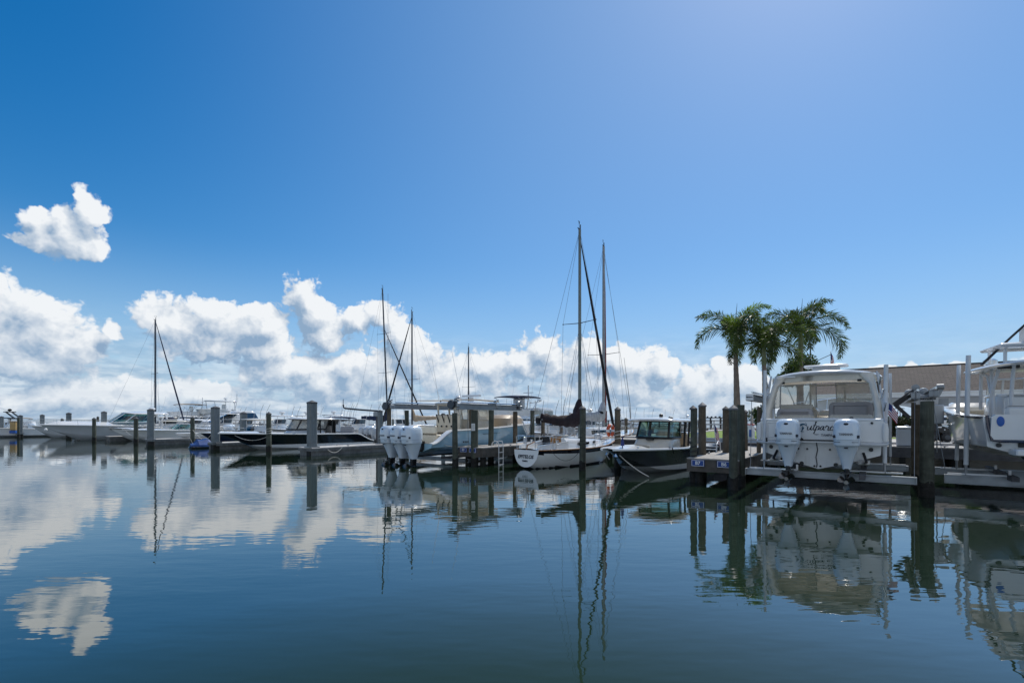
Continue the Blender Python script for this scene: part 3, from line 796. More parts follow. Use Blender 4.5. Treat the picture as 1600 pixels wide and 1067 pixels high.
def palm(label, p, H, nf, fl, seed, lean=(0, 0), tr=.17, spear=True):
    t = thing('palm_tree', label, 'palm tree', p, 0, 'palm trees on the lawn'); r = random.Random(seed)
    m = MB(); pts = []; rs = []
    N = 26
    for i in range(N + 1):
        f = i / N; pts.append((lean[0] * f * f, lean[1] * f * f, H * f)); rs.append(tr * (1.25 - .55 * f + .25 * math.sin(min(1, f * 1.3) * PI) * .3) * (1 + (.035 if i % 2 else -.02)))
    m.tube(pts, rs, 14); m.build('trunk', 'trunk', t, ang=60)
    top = Vector(pts[-1]); CS = fl * .42
    m = MB(); m.tube([top + V(0, 0, -.03), top + V(0, 0, CS * .25), top + V(0, 0, CS * .7), top + V(0, 0, CS)], [tr * .78, tr * .86, tr * .6, tr * .32], 12); m.build('crownshaft', 'crownshaft', t)
    hub = top + V(0, 0, CS * .92)
    for k in range(nf):
        a = 2 * PI * k / nf * 2.4 + r.uniform(-.25, .25); f = k / (nf - 1)
        e0 = R(76 - 74 * f + r.uniform(-8, 8)); L = fl * r.uniform(.88, 1.1); droop = R(88 + 34 * f + r.uniform(-10, 14))
        young = k < 2 and seed % 2
        M_ = 18; ps = [hub]; dirs = []
        for i in range(M_):
            s = (i + 1) / M_; ee = e0 - droop * s ** 1.5
            dv = Vector((math.cos(a) * math.cos(ee), math.sin(a) * math.cos(ee), math.sin(ee))); dirs.append(dv); ps.append(ps[-1] + dv * (L / M_))
        m = MB(); m.tube(ps, [.032 * (1 - .85 * i / M_) for i in range(M_ + 1)], 5)
        for i in range(2, M_ + 1):
            for sub in range(3):
                q = ps[i - 1].lerp(ps[i], sub / 3); dv = dirs[i - 1]; s = (i - 1 + sub / 3) / M_
                side = dv.cross(Vector((0, 0, 1)));
                if side.length < .05: side = Vector((math.sin(a), -math.cos(a), 0))
                side.normalize(); up = side.cross(dv)
                ll = L * .215 * .80 * (.55 + .9 * math.sin(min(1, s * 1.05 + .12) * PI) ** .7) * r.uniform(.8, 1.15)
                for ang in (r.uniform(-40, 10), r.uniform(15, 65), r.uniform(115, 165), r.uniform(170, 220), r.uniform(75, 105) if sub % 2 else r.uniform(245, 300)):
                    w = side * math.cos(R(ang)) + up * math.sin(R(ang)); ld = (w * 1.0 + dv * .75).normalized()
                    tip = q + ld * ll + V(0, 0, -.22 * ll); mid = q + ld * ll * .5; ww = dv.cross(ld)
                    if ww.length < .05: continue
                    ww = (ww.normalized() * .4 + up.cross(ld) * .2 + Vector((r.gauss(0, .3), r.gauss(0, .3), r.gauss(0, .3)))).normalized() * .028
                    m.poly([q, mid + ww, tip, mid - ww])
        m.build('frond', 'palm_leaf_young' if young else 'palm_leaf', t, smooth=False)
    if spear:
        m = MB(); m.tube([hub, hub + V(.04, 0, fl * .35), hub + V(.12, .02, fl * .62)], [.035, .025, .006], 6); m.build('spear_leaf', 'palm_leaf', t)
YP = 29.0
palm('left palm on the lawn, with a bright yellow green young frond', at(1152, YP, GZ), 5.1, 10, 2.95, 3, (-.12, 0))
palm('middle palm with the shortest trunk, its crown between the other two', at(1196.5, YP - 1.5, GZ), 4.2, 10, 2.9, 4, (-.1, 0), .16, False)
palm('right palm on the lawn, tallest with a spear leaf on top', at(1250, YP + 1.5, GZ), 5.55, 10, 3.15, 8, (.05, 0), .18)
# ================================================================ BOAT PARTS
def lerp(a, b, t): return a + (b - a) * t
class Hull:
    """planing hull lofted from transom (x=0) to bow (x=L); z values are heights above the thing's base"""
    def __init__(s, P, L, B, zk, zc, zs, zb, top='gelcoat', bot='bottom', deck='gelcoat', liner='gelcoat', tb=.6, fl=None, w=.22, tm=.34, pw=2.2, bs=.92, drop=0., droplen=.13, flare=.75, rake=.07, railm='rubber', railr=.035, crown=.10, n=28, boot=None, fullbow=0., chr=.60, paint=None, pslope=0., kexp=2.6):
        s.kexp = kexp
        s.chr = chr
        s.L, s.B = L, B; s.zk0, s.zc0, s.zs0, s.zb = zk, zc, zs, zb; s.bs, s.tm, s.pw, s.drop, s.droplen, s.rake, s.flare, s.fb = bs, tm, pw, drop, droplen, rake, flare, fullbow
        ts = [i / n for i in range(n + 1)]
        if drop: ts = sorted(set([0, .02, .04, .06, .08, .1, .12, .14, .16] + ts))
        rings = [s.section(t, boot) for t in ts]
        nb = 2
        m = MB()
        half = len(rings[0]); full = [list(reversed([(x, -y, z) for (x, y, z) in r])) + r[1:] for r in rings]
        nn = len(full[0])
        for i in range(len(full) - 1):
            for j in range(nn - 1):
                jj = j if j >= half - 1 else nn - 2 - j
                m.cur = 1 if (jj - (half - 1)) < nb + (1 if boot else 0) else 0
                m.poly([full[i][j], full[i][j + 1], full[i + 1][j + 1], full[i + 1][j]])
        m.cur = 0; m.poly(full[0])
        tt = two_tone(top, bot, zc if paint is None else paint, pslope); s.hull = m.build('hull', [tt, tt], P, ang=30)
        # rub rail
        m = MB()
        for sg in (-1, 1): m.tube([(x, sg * (b + .012), z - .03) for (x, b, z) in [s.sheer(t) for t in ts]], railr, 6)
        s.rail = m.build('rub_rail', railm, P)
        # deck cap and inner liner
        m = MB()
        for i in range(len(ts) - 1):
            a, b_ = ts[i], ts[i + 1]
            for sg in (-1, 1):
                A, Bq = s.sheer(a), s.sheer(b_); wi = lambda q: max(0.0, q[1] - w)
                m.poly([(A[0], sg * A[1], A[2]), (Bq[0], sg * Bq[1], Bq[2]), (Bq[0] - .0, sg * wi(Bq), Bq[2] + .02), (A[0], sg * wi(A), A[2] + .02)])
            if a >= tb - 1e-6:
                for k in range(6):
                    f0, f1 = -1 + k / 3, -1 + (k + 1) / 3
                    A, Bq = s.sheer(a), s.sheer(b_)
                    cz = lambda q, f: q[2] + .02 + crown * (1 - f * f) * min(1, wi(q) / .5)
                    m.poly([(A[0], f0 * wi(A), cz(A, f0)), (Bq[0], f0 * wi(Bq), cz(Bq, f0)), (Bq[0], f1 * wi(Bq), cz(Bq, f1)), (A[0], f1 * wi(A), cz(A, f1))])
        s.deck = m.build('deck', deck, P, ang=50)
        if fl is not None:
            m = MB(); tl = [t for t in ts if t <= tb + 1e-6]
            if abs(tl[-1] - tb) > 1e-4: tl.append(tb)
            for i in range(len(tl) - 1):
                A, Bq = s.sheer(tl[i]), s.sheer(tl[i + 1])
                wa, wb = max(.01, A[1] - w), max(.01, Bq[1] - w); (xa, ya), (xb, yb) = s.inner(tl[i], fl, wa), s.inner(tl[i + 1], fl, wb)
                for sg in (-1, 1): m.poly([(A[0], sg * wa, A[2] + .02), (Bq[0], sg * wb, Bq[2] + .02), (xb, sg * yb, fl), (xa, sg * ya, fl)])
                m.poly([(xa, -ya, fl), (xb, -yb, fl), (xb, yb, fl), (xa, ya, fl)])
            A = s.sheer(tl[-1]); wv = max(.01, A[1] - w); (xe, ye) = s.inner(tl[-1], fl, wv); zt = A[2] + .02 + (crown if tb < .99 else 0)
            m.poly([(xe, -ye, fl), (xe, ye, fl), (A[0], wv, zt - .0), (A[0], -wv, zt - .0)])
            A = s.sheer(0); wv = A[1] - w
            m.poly([(A[0] + .25, -wv, fl), (A[0] + .25, wv, fl), (A[0] + .25, wv, A[2] + .02), (A[0] + .25, -wv, A[2] + .02)])
            m.poly([(A[0], -wv, A[2] + .021), (A[0] + .25, -wv, A[2] + .021), (A[0] + .25, wv, A[2] + .021), (A[0], wv, A[2] + .021)])
            s.liner = m.build('cockpit', liner, P, ang=30)
    def bt(s, t):
        q = max(0., (t - s.tm) / (1 - s.tm)); a = max(0, 1 - t / s.tm)
        return s.B / 2 * (1 - q ** s.pw * (1 - s.fb)) * (1 - (1 - s.bs) * a ** 1.6) + .012
    def sheer(s, t):
        z = s.zs0 + (s.zb - s.zs0) * t ** 1.6
        if s.drop: f = max(0., 1 - t / s.droplen); z -= s.drop * min(1, f * f * (3 - 2 * f) * 1.0)
        return (t * s.L, s.bt(t), z)
    def inner(s, t, z, wmax):
        p = s.section(t); q = p[0]
        for a, b in zip(p, p[1:]):
            if a[2] <= z <= b[2]:
                f = (z - a[2]) / max(1e-6, b[2] - a[2]); q = (lerp(a[0], b[0], f), lerp(a[1], b[1], f)); break
        else: q = (p[0][0], .02)
        return (min(q[0], t * s.L) - .06 * t, max(.01, min(wmax, q[1] - .07)))
    def section(s, t, boot=None):
        x, b, zs = s.sheer(t); q = max(0., (t - .55) / .45)
        zk = s.zk0 + (s.zb - .03 - s.zk0) * q ** s.kexp
        q2 = max(0., (t - .38) / .62)
        zc = min(zs - .04, lerp(s.zc0, s.zb - .08, q2 ** 2.2 * s.chr)); bc = b * (.93 - .42 * q2 ** 1.3) * (1 - .65 * q2 ** 5)
        zc = min(zs - .02, max(zc, zk + .30 * bc))
        out = []
        X = lambda z: x - s.rake * s.L * (1 - (z - s.zk0) / (s.zb - s.zk0)) * t ** 3
        def P(y, z): out.append((X(z), y, z))
        P(0, zk); P(bc * .55, lerp(zk, zc, .50)); P(bc, zc)
        fs = [0.04, .2, .4, .6, .8, 1.0]
        fl = s.flare * q2
        if boot: fs = [boot] + [boot + (1 - boot) * k for k in (.2, .4, .6, .8, 1)]
        for f in fs:
            y = bc + (b - bc) * (f + fl * (f * f - f)) + (.012 if f < .1 else 0) * (1 - t)
            P(y, lerp(zc, zs, f))
        return out

def outboard(P, x, y, z, mat='engine_white', k=1.0, name_text=None, leg='same', low='engine_black', prop=True, cowl_dark=False):
    """outboard hung on the transom; its own origin is the clamp height; the propeller end points to -x"""
    X = x - .42 * k
    def rg(lv): return [sup((X + c * k, y, z + zz * k), hx * k, hy * k, 3.2, 28) for (zz, hx, hy, c) in lv]
    m = MB(); m.loft(rg([(.70, .17, .15, .03), (.685, .28, .21, .02), (.64, .36, .26, .01), (.55, .41, .295, 0), (.35, .43, .31, 0), (.16, .42, .315, .0), (.155, .40, .30, 0), (.02, .39, .305, .01), (-.02, .36, .28, .02)]), True, True)
    c = m.build('outboard_motor', mat, P, ang=35)
    m = MB(); m.loft(rg([(-.02, .34, .265, .03), (-.12, .30, .235, .06), (-.34, .23, .17, .08), (-.54, .17, .115, .09), (-.62, .155, .10, .09)]), True, True)
    m.build('midsection', mat if leg == 'same' else leg, c)
    m = MB(); m.loft(rg([(-.60, .16, .07, .08), (-.80, .14, .06, .08), (-.88, .13, .05, .08), (-1.02, .17, .03, .06), (-1.22, .10, .012, .10)]), True, True)
    m.loft(rg([(-.70, .27, .15, -.03), (-.72, .27, .15, -.03)]), True, True)
    m.lathe([(.01, -.30 * k), (.075 * k, -.2 * k), (.085 * k, 0), (.07 * k, .15 * k), (.01, .30 * k)], 12, (X + .05 * k, y, z - .93 * k), 'x')
    m.build('gearcase', low, c)
    if prop:
        m = MB(); ctr = Vector((X - .26 * k, y, z - .93 * k))
        m.lathe([(.05 * k, -.08 * k), (.062 * k, 0), (.05 * k, .09 * k)], 10, ctr, 'x')
        for i in range(3):
            a = 2 * PI * i / 3 + .5; u = Vector((0, math.cos(a), math.sin(a))); w = Vector((0, -math.sin(a), math.cos(a)))
            rows = []
            for (rr, hw, tw) in ((.05, .05, .9), (.11, .10, .8), (.17, .10, .65), (.205, .05, .5)):
                rows.append([ctr + u * rr * k + (w * math.cos(tw) + Vector((1, 0, 0)) * math.sin(tw)) * hw * k * f + Vector((.008 * k * g_, 0, 0)) for f, g_ in ((-1, 0), (0, 1), (1, 0), (0, -1))])
            m.loft(rows, True, True)
        m.build('propeller', 'prop_steel', c)
    m = MB()
    m.bbox((X + .40 * k, y, z - .12 * k), (.20 * k, .26 * k, .46 * k), .03); m.box((X + .50 * k, y, z - .10 * k), (.08 * k, .34 * k, .36 * k)); m.build('bracket', 'engine_black', c)
    if name_text:
        m = MB(); m.sphere((X - .405 * k, y, z + .56 * k), .05 * k, 10, (.35, 1.15, .7)); m.build('badge', 'letter', c)
        text('lettering', name_text, .075 * k, 'letter_grey', c, (X - .437 * k, y, z + .30 * k), (0, -1, 0), (0, 0, 1), bold=.003)
        for sg in (-1, 1):
            m = MB(); m.bbox((X - .34 * k, y + sg * .265 * k, z + .24 * k), (.06 * k, .06 * k, .075 * k), .01); m.build('vent', 'letter', c)
            m = MB(); m.bbox((X - .415 * k, y + sg * .20 * k, z + .10 * k), (.02 * k, .14 * k, .012 * k), .003); m.build('accent_line', 'letter', c)
        m = MB(); m.bbox((X - .35 * k, y, z - .05 * k), (.05 * k, .085 * k, .035 * k), .008); m.build('cowl_latch', 'letter', c)
    return c
def hardtop(P, x0, x1, w, z, mat='gelcoat', th=.12, camber=.10, e=4.2, name='hardtop', under=None):
    cx, hx, hy = (x0 + x1) / 2, (x1 - x0) / 2, w / 2
    m = MB(); rs = []
    for (dz, k) in ((0, .90), (.02, .97), (th * .5, 1.0), (th * .8, .985), (th, .94)): rs.append(sup((cx, 0, z + dz), hx * k, hy * k, e, 40))
    for k in (.7, .4, .06): rs.append([Vector((p.x, p.y, z + th + camber * (1 - k))) for p in sup((cx, 0, 0), hx * k, hy * k, e, 40)])
    # droop toward the sides
    rs = [[Vector((p.x, p.y, p.z - camber * .8 * abs(p.y / hy) ** 2.2)) for p in r] for r in rs]
    m.loft(rs, False, True); t = m.build(name, mat, P, ang=50)
    m = MB(); r0 = sup((cx, 0, z), hx * .90, hy * .90, e, 40)
    rr = [[Vector((cx + (p.x - cx) * k, p.y * k, z + .05 * (1 - k) - camber * .8 * abs(p.y * k / hy) ** 2.2)) for p in r0] for k in (1.001, .6, .05)]
    m.loft(rr, False, True); m.build('ceiling', under or mat, t, ang=50)
    return t
def frame(P, name, lst, r, mat, n=8):      # pipes welded into one rail
    m = MB()
    for p in lst: m.tube(p, r, n)
    return m.build(name, mat, P)
def tubes(P, name, lst, r, mat, n=8):      # one object per pipe
    for p in lst: m = MB(); m.tube(p, r, n); o = m.build(name, mat, P)
    return o
def screen(P, xc, hx, hy, z0, z1, rake=.3, tap=.88, a=2.2, gl='glass_dark', fr='black', e=3.0, name='windshield', mull=(0,), n=24, fw=.03):
    """wrap-round windscreen: arc of a superellipse open to the stern; glass with a frame as its sub-part"""
    def pt(th, z, k, sh):
        ca, sa = math.cos(th), math.sin(th)
        return Vector((xc + sh + k * hx * math.copysign(abs(ca) ** (2 / e), ca), k * hy * math.copysign(abs(sa) ** (2 / e), sa), z))
    ths = [lerp(-a, a, i / n) for i in range(n + 1)]
    lo = [pt(t, z0, 1, 0) for t in ths]; hi = [pt(t, z1, tap, -rake) for t in ths]
    m = MB(); m.loft([lo, hi], closed=False); w = m.build(name, gl, P, ang=70)
    m = MB(); m.tube(lo, fw, 6); m.tube(hi, fw, 6); m.tube([lo[0], hi[0]], fw, 6); m.tube([lo[-1], hi[-1]], fw, 6)
    for q in mull:
        i = int(round((q / a * .5 + .5) * n)); m.tube([lo[i], hi[i]], fw, 6)
    m.build('frame', fr, w)
    return w
def cabin(P, name, x0, x1, w0, w1, z0, z1, fr, br, mat, e=5, wins=None, gl='glass_dark', front=None, n=48):
    """deckhouse; wins = list of (angle from, angle to, low, high) cut as separate window panes just proud of its skin"""
    def ring(f, k=1.0):
        a, b = lerp(x0, x0 + br, f), lerp(x1, x1 - fr, f)
        return (a + b) / 2, (b - a) / 2 * k, lerp(w0, w1, f) / 2 * k
    m = MB(); rs = []
    for f in (0, .25, .5, .75, .95): c, hx, hy = ring(f); rs.append(sup((c, 0, lerp(z0, z1, f)), hx, hy, e, n))
    c, hx, hy = ring(1.0); rs.append(sup((c, 0, z1), hx * .96, hy * .96, e, n)); rs.append(sup((c, 0, z1 + .04), hx * .5, hy * .5, e, n))
    m.loft(rs, True, True); cb = m.build(name, mat, P, ang=40)
    for (a0, a1, f0, f1) in (wins or []):
        m = MB(); rr = []
        for f in (f0, f1):
            c, hx, hy = ring(f); pts = []
            for i in range(13):
                th = R(lerp(a0, a1, i / 12)); ca, sa = math.cos(th), math.sin(th)
                pts.append(Vector((c + (hx + .012) * math.copysign(abs(ca) ** (2 / e), ca), (hy + .012) * math.copysign(abs(sa) ** (2 / e), sa), lerp(z0, z1, f))))
            rr.append(pts)
        m.loft(rr, closed=False); m.build('window', gl, cb, ang=60)
    return cb
def bimini(P, x0, x1, w, z, mat='canvas_navy', base=1.0, arch=.07):
    m = MB(); rs = []
    for i in range(9):
        f = i / 8; x = lerp(x0, x1, f); dz = -.10 * abs(2 * f - 1) ** 3; row = []
        for j in range(9): y = (j / 8 - .5) * w; row.append((x, y, z + dz - arch * abs(2 * j / 8 - 1) ** 2.5))
        rs.append(row + [(a, b, c - .07) for (a, b, c) in reversed(row)])
    m.loft(rs, True, True); t = m.build('bimini', mat, P, ang=50)
    m = MB(); xc = (x0 + x1) / 2
    for s in (-1, 1):
        for x in (x0 + .1, xc, x1 - .1): m.tube([(xc + (x - xc) * .15, s * w * .5, base), (x, s * w * .47, z - .2)], .018, 6)
    m.build('bimini_frame', 'steel', t)
    return t
def seat(P, x, y, z, w, d, h, mat='vinyl_grey', name='seat'):
    m = MB(); m.bbox((x, y, z + .22), (d, w, .44), .05); m.bbox((x - d * .42, y, z + .44 + h / 2), (.16, w * .97, h), .06)
    return m.build(name, mat, P)
def bow_rail(P, H, t0, t1, h=.5, inset=.12, mat='steel', n=9):
    m = MB(); top = []
    ts = [lerp(t0, t1, i / n) for i in range(n + 1)]
    lp = [Vector((H.sheer(t)[0], H.sheer(t)[1] - inset * (1 - t * .5), H.sheer(t)[2] + .02)) for t in ts]
    up = [p + V(.05, -.02, h) for p in lp]
    tipx = H.L + .05; tip = V(tipx, 0, H.zb + h + .03)
    m.tube(up + [tip] + [V(p.x, -p.y, p.z) for p in reversed(up)], .016, 6)
    for i in range(0, n + 1, 2):
        for s in (1, -1): m.tube([V(lp[i].x, s * lp[i].y, lp[i].z), V(up[i].x, s * up[i].y, up[i].z)], .013, 6)
    return m.build('bow_rail', mat, P)
def antenna(P, x, y, z, h, lean=(0, 0), mat='white_paint', name='antenna'):
    m = MB(); m.tube([(x, y, z), (x + lean[0] * .3, y + lean[1] * .3, z + h * .3), (x + lean[0], y + lean[1], z + h)], [.018, .012, .006], 6)
    return m.build(name, mat, P)
def radar(P, x, y, z, mat='gelcoat', bar=0):
    m = MB(); m.lathe([(.16, 0), (.12, .18), (.12, .22)], 12, (x, y, z)); 
    if bar: m.bbox((x, y, z + .30), (.12, bar, .10), .02)
    else: m.lathe([(.26, .2), (.31, .25), (.31, .34), (.22, .42), (.02, .44)], 16, (x, y, z))
    return m.build('radar', mat, P)
def cleats(P, pts, r=.012):
    for p in pts: m = MB(); p = Vector(p); m.tube([p + V(-.1, 0, .06), p + V(-.05, 0, .05), p + V(.05, 0, .05), p + V(.1, 0, .06)], r, 6); m.box(p + V(0, 0, .025), (.06, .03, .05)); m.build('cleat', 'steel', P)
def line(name, label, a, b, sag, r=.014, mat='rope', n=14, group='mooring lines'):
    a, b = Vector(a), Vector(b); m = MB(); c = (a + b) / 2
    m.tube([a.lerp(b, i / n) - c + V(0, 0, -sag * 4 * (i / n) * (1 - i / n)) for i in range(n + 1)], r, 6)
    o = m.build(name, mat, None, loc=c); tag(o, label, 'rope', group); return o
def flag(P, name, base, pole_h, w, h, lean, wind, stripes=True):
    """ensign on a staff; cloth with folds, stripes and canton as material faces"""
    b = Vector(base); ln = Vector(lean)
    m = MB(); m.tube([b, b + ln * pole_h], .014, 6); st = m.build('flag_staff', 'alum_white', P)
    m = MB(); top = b + ln * pole_h; wv = Vector(wind); dn = Vector((0, 0, -1)); sd_ = wv.cross(dn).normalized()
    NX, NY = 14, 9
    def pt(i, j):
        f, q = i / NX, j / NY
        return top - ln * h * q + wv * w * f + sd_ * (.10 * w * math.sin(f * 7 + q * 2) * f) + dn * (.42 * w * f * f)
    for i in range(NX):
        for j in range(NY):
            m.cur = 2 if (i < NX * .38 and j < 5) else (0 if j % 2 == 0 else 1)
            m.poly([pt(i, j), pt(i + 1, j), pt(i + 1, j + 1), pt(i, j + 1)])
    m.build('flag_cloth', ['red', 'white_paint', 'flag_blue'], st, ang=80)
    return st

# ---------------------------------------------------------------- sailing boats
def sail_hull(P, L, B, zk, zs, zm, zb, bst=.5, top='gelcoat', deck='gelcoat', stripe='hull_black', tover=.0, n=26, under='antifoul'):
    def bt(t): 
        a = max(0., (.42 - t) / .42); q = max(0., (t - .42) / .58)
        return B / 2 * (1 - (1 - bst) * a ** 1.9) * (1 - q ** 2.1) + .012
    def zsh(t): return zm + (zs - zm) * max(0, 1 - t / .45) ** 2 + (zb - zm) * max(0, (t - .4) / .6) ** 1.8
    def zkf(t): return lerp(.07, zk * (1 - max(0, (t - .5) / .5) ** 2.2), min(1, t / .3) ** .7) + (zb - .03) * max(0, (t - .66) / .34) ** 2.0
    ts = [i / n for i in range(n + 1)]; rings = []
    K = 16
    for t in ts:
        b, z1, z0 = bt(t), zsh(t), zkf(t); r = []
        for i in range(K + 1):
            a = i / K * PI / 2
            y = b * math.sin(a) ** .88; z = z1 - (z1 - z0) * math.cos(a) ** (1.12)
            x = t * L - .16 * L * (1 - (z - zk) / (zb - zk)) * t ** 4 + tover * (z - z0) * (1 - t) ** 6
            r.append((x, y, z))
        rings.append(r)
    full = [list(reversed([(x, -y, z) for (x, y, z) in r])) + r[1:] for r in rings]
    m = MB(); nn = len(full[0])
    for i in range(len(full) - 1):
        for j in range(nn - 1):
            jj = j if j >= K else nn - 2 - j
            zc = sum(full[i + a][j + b_][2] for a in (0, 1) for b_ in (0, 1)) / 4
            m.cur = 1 if zc > zsh(ts[i]) - .17 else (2 if zc < .06 else 0)
            m.poly([full[i][j], full[i][j + 1], full[i + 1][j + 1], full[i + 1][j]])
    m.cur = 0; m.poly(full[0]); m.build('hull', [top, stripe, under], P, ang=50)
    m = MB()
    for i in range(n):
        A, Bq = full[i], full[i + 1]
        for k in range(6):
            f0, f1 = k / 6, (k + 1) / 6; dz = lambda f: .07 * (1 - (2 * f - 1) ** 2)
            g_ = lambda S, f: (lerp(S[0][0], S[-1][0], f), lerp(S[0][1], S[-1][1], f), S[0][2] + dz(f) * min(1, abs(S[0][1]) * 2))
            m.poly([g_(A, f0), g_(Bq, f0), g_(Bq, f1), g_(A, f1)])
    m.build('deck', deck, P, ang=50)
    m = MB()
    for s in (0, -1): m.tube([full[i][s] for i in range(n + 1)], .025, 6)
    m.build('toe_rail', 'teak', P)
    return bt, zsh
def rig(P, x, z0, H, bowx, bowz, sternx, sternz, hb, mast='mast_alum', r=.075, spread=(.55,), sw=.9, jib='canvas_black', jr=.06, frac=1.0, zch=.9, boom=None, bz=1.9, bm='mast_alum', cover=None, sag=.0, rakeb=.0, jib_z=None):
    top = V(x - rakeb, 0, H)
    m = MB(); m.tube([(x, 0, z0), (x - rakeb * .5, 0, (z0 + H) / 2), top], [r, r * .95, r * .8], 10); ma = m.build('mast', mast, P)
    m = MB()
    m.tube([top + V(-.03, 0, 0), top + V(-.16, 0, .05)], .03, 6); m.tube([top + V(.05, 0, .0), top + V(.05, 0, .26)], .03, 6); m.tube([top + V(0, 0, 0), top + V(-.02, .05, .45)], .008, 5); m.tube([top + V(-.15, .0, .40), top + V(.12, .1, .42)], .008, 5); m.tube([top + V(.12, .1, .35), top + V(.12, .1, .48)], .02, 5)
    m.build('masthead_gear', 'mast_dark', ma)
    for f in spread:
        z = lerp(z0, H, f); xx = x - rakeb * f
        for s in (-1, 1): m = MB(); m.tube([(xx, 0, z), (xx - .06, s * sw, z + .05)], [.022, .014], 6); m.sphere((xx - .06, s * sw, z + .05), .035, 8); m.build('spreader', 'mast_dark', ma)
    w = []
    zs = lerp(z0, H, spread[-1])
    for s in (-1, 1):
        w.append([(x, s * hb, zch), (x - .06 - rakeb * spread[-1], s * sw, zs + .05), top]); w.append([(x + .25, s * hb * .97, zch), (x, 0, zs - .1)]); w.append([(x - .35, s * hb * .97, zch), (x, 0, zs - .1)])
    w.append([(sternx, 0, sternz), top]); 
    w.append([(x + .12, .02, z0 + .4), (x + .10, .03, H - .3)]); w.append([(x - .12, .02, z0 + .4), (x - .10, -.03, H - .4)])
    tubes(P, 'rigging_wire', w, .0075, 'wire', 5)
    jt = V(x - rakeb * frac + .06, 0, z0 + (H - z0) * frac - .12); jb = V(bowx, 0, bowz)
    if jib: m = MB(); m.tube([jb + (jt - jb) * .01, jb + (jt - jb) * .06, jb.lerp(jt, .3), jb.lerp(jt, .8), jt], [jr * 1.5, jr * 1.2, jr * 1.25, jr * .8, jr * .35], 8); m.build('furled_jib', jib, P)
    else: tubes(P, 'forestay', [[jb, jt]], .01, 'wire', 5)
    if boom:
        m = MB(); m.tube([(x - .08, 0, bz), (x - boom, 0, bz + .05)], .055, 8); bo = m.build('boom', bm, P)
        if cover:
            m = MB(); rs = []; n = 18
            for i in range(n + 1):
                f = i / n; xx = lerp(x + .03, x - boom, f)
                hgt = .20 + .20 * (1 - f) ** 2 + .02 * math.sin(i * 2.1); zz = bz + .06 + .05 * f - sag * math.sin(PI * min(1, f * .95 + .05)) ** 1.2
                if f < .14: zz += .75 * (1 - f / .14) ** 1.6; hgt *= 1 + .7 * (1 - f / .14)
                if i == 0: zz += .25; hgt = .12
                rs.append([Vector((xx, .5 * hgt * math.sin(a) * (1 + .12 * math.sin(5 * a + i)), zz + hgt * math.cos(a) * (1 + .08 * math.sin(3 * a + i * 1.7)))) for a in [2 * PI * j / 14 for j in range(14)]])
            m.loft(rs, True, True); m.build('sail_cover', cover, bo, ang=60)
    return ma
def lifelines(P, bt, zsh, L, t0, t1, n=5, h=.6, mat='steel'):
    for s in (-1, 1):
        m = MB(); pts = []
        for i in range(n + 1):
            t = lerp(t0, t1, i / n); p = V(t * L, s * (bt(t) - .05), zsh(t)); m.tube([p, p + V(0, 0, h)], .012, 6); pts.append(p + V(0, 0, h))
        m.tube(pts, .006, 5); m.tube([p - V(0, 0, h * .5) for p in pts], .006, 5); m.build('lifeline', mat, P)
# ================================================================ THE BOATS
def boat(name, label, cat, pos, phi, z=0.0, group='moored powerboats'):
    p = Vector(pos); p.z = z
    return thing(name, label, cat, p, yaw(phi), group)

# ---- twin engine white boat on the lift (heights below are above the water)
T = boat('motorboat', 'white twin outboard boat on a lift, stern to the camera with script lettering', 'boat', (8.53, 13.45, 0), HEAD)
H = Hull(T, 9.0, 3.16, .72, 1.08, 2.02, 2.55, 'gelcoat', 'gelcoat', 'gelcoat', 'gel_cream', tb=.56, fl=1.25, w=.24, bs=.965, tm=.3, railm='gel_grey', railr=.03)
# moulded transom: bolster, corner pods, splash ledge
m = MB()
m.loft([[(x, y, z) for (y, z) in ((-1.57, 1.50), (-1.60, 1.62), (-1.57, 1.98), (-1.48, 2.06), (1.48, 2.06), (1.57, 1.98), (1.60, 1.62), (1.57, 1.50))] for x in (-.10, -.06, .0)], True, True)
tp = m.build('transom_panel', 'gelcoat', T, ang=25)
m = MB(); m.tube([(-.06, 1.50, 2.075), (-.09, .5, 2.09), (-.09, -.5, 2.09), (-.06, -1.50, 2.075)], .045, 8); m.build('coaming_edge', 'gelcoat', tp)
for s in (-1, 1):
    m = MB(); m.tube([(.9, s * 1.60, 1.50), (.0, s * 1.59, 1.47), (-.10, s * 1.55, 1.45), (-.17, s * 1.42, 1.44), (-.17, s * 1.0, 1.44)], [.03, .05, .05, .05, .05], 8)
    m.build('corner_rail', 'gel_grey', tp)
    m = MB(); m.loft([sup((-.10, s * 1.545, z), .06, hy, 3, 12) for (z, hy) in ((1.52, .05), (1.62, .075), (1.85, .075), (2.0, .05))], True, True); m.build('corner_pod', 'gelcoat', tp)
m = MB(); m.box((-.135, .0, 1.475), (.10, 2.9, .035)); m.build('ledge', 'gelcoat', tp, smooth=False)
m = MB()
for s in (-1, 1): m.box((-.13, s * .52, 1.515), (.06, .10, .05))
m.box((-.115, 0, 1.522), (.03, 1.0, .03)); m.build('well_slot', 'black', tp, smooth=False)
m = MB(); y0, y1 = 1.02, 1.30        # stern door outline on the left
for (ya, za, yb, zb_) in ((y0, 1.58, y0, 2.0), (y1, 1.58, y1, 2.0), (y0, 1.58, y1, 1.58), (y0, 2.0, y1, 2.0)): m.bar((-.108, ya, za), (-.108, yb, zb_), .012, .012, (1, 0, 0))
for (yy, zz) in ((1.42, 1.96), (1.42, 1.84), (1.42, 1.74)): m.sphere((-.105, yy, zz), .025, 8, (.5, 1, 1))
m.build('transom_door', 'gel_grey', tp)
m = MB()
for yy in (1.32, 1.02): m.tube([(-.19, yy, 1.46), (-.21, yy, 1.52), (-.17, yy, 1.56)], .022, 6); m.box((-.18, yy, 1.45), (.07, .06, .05))
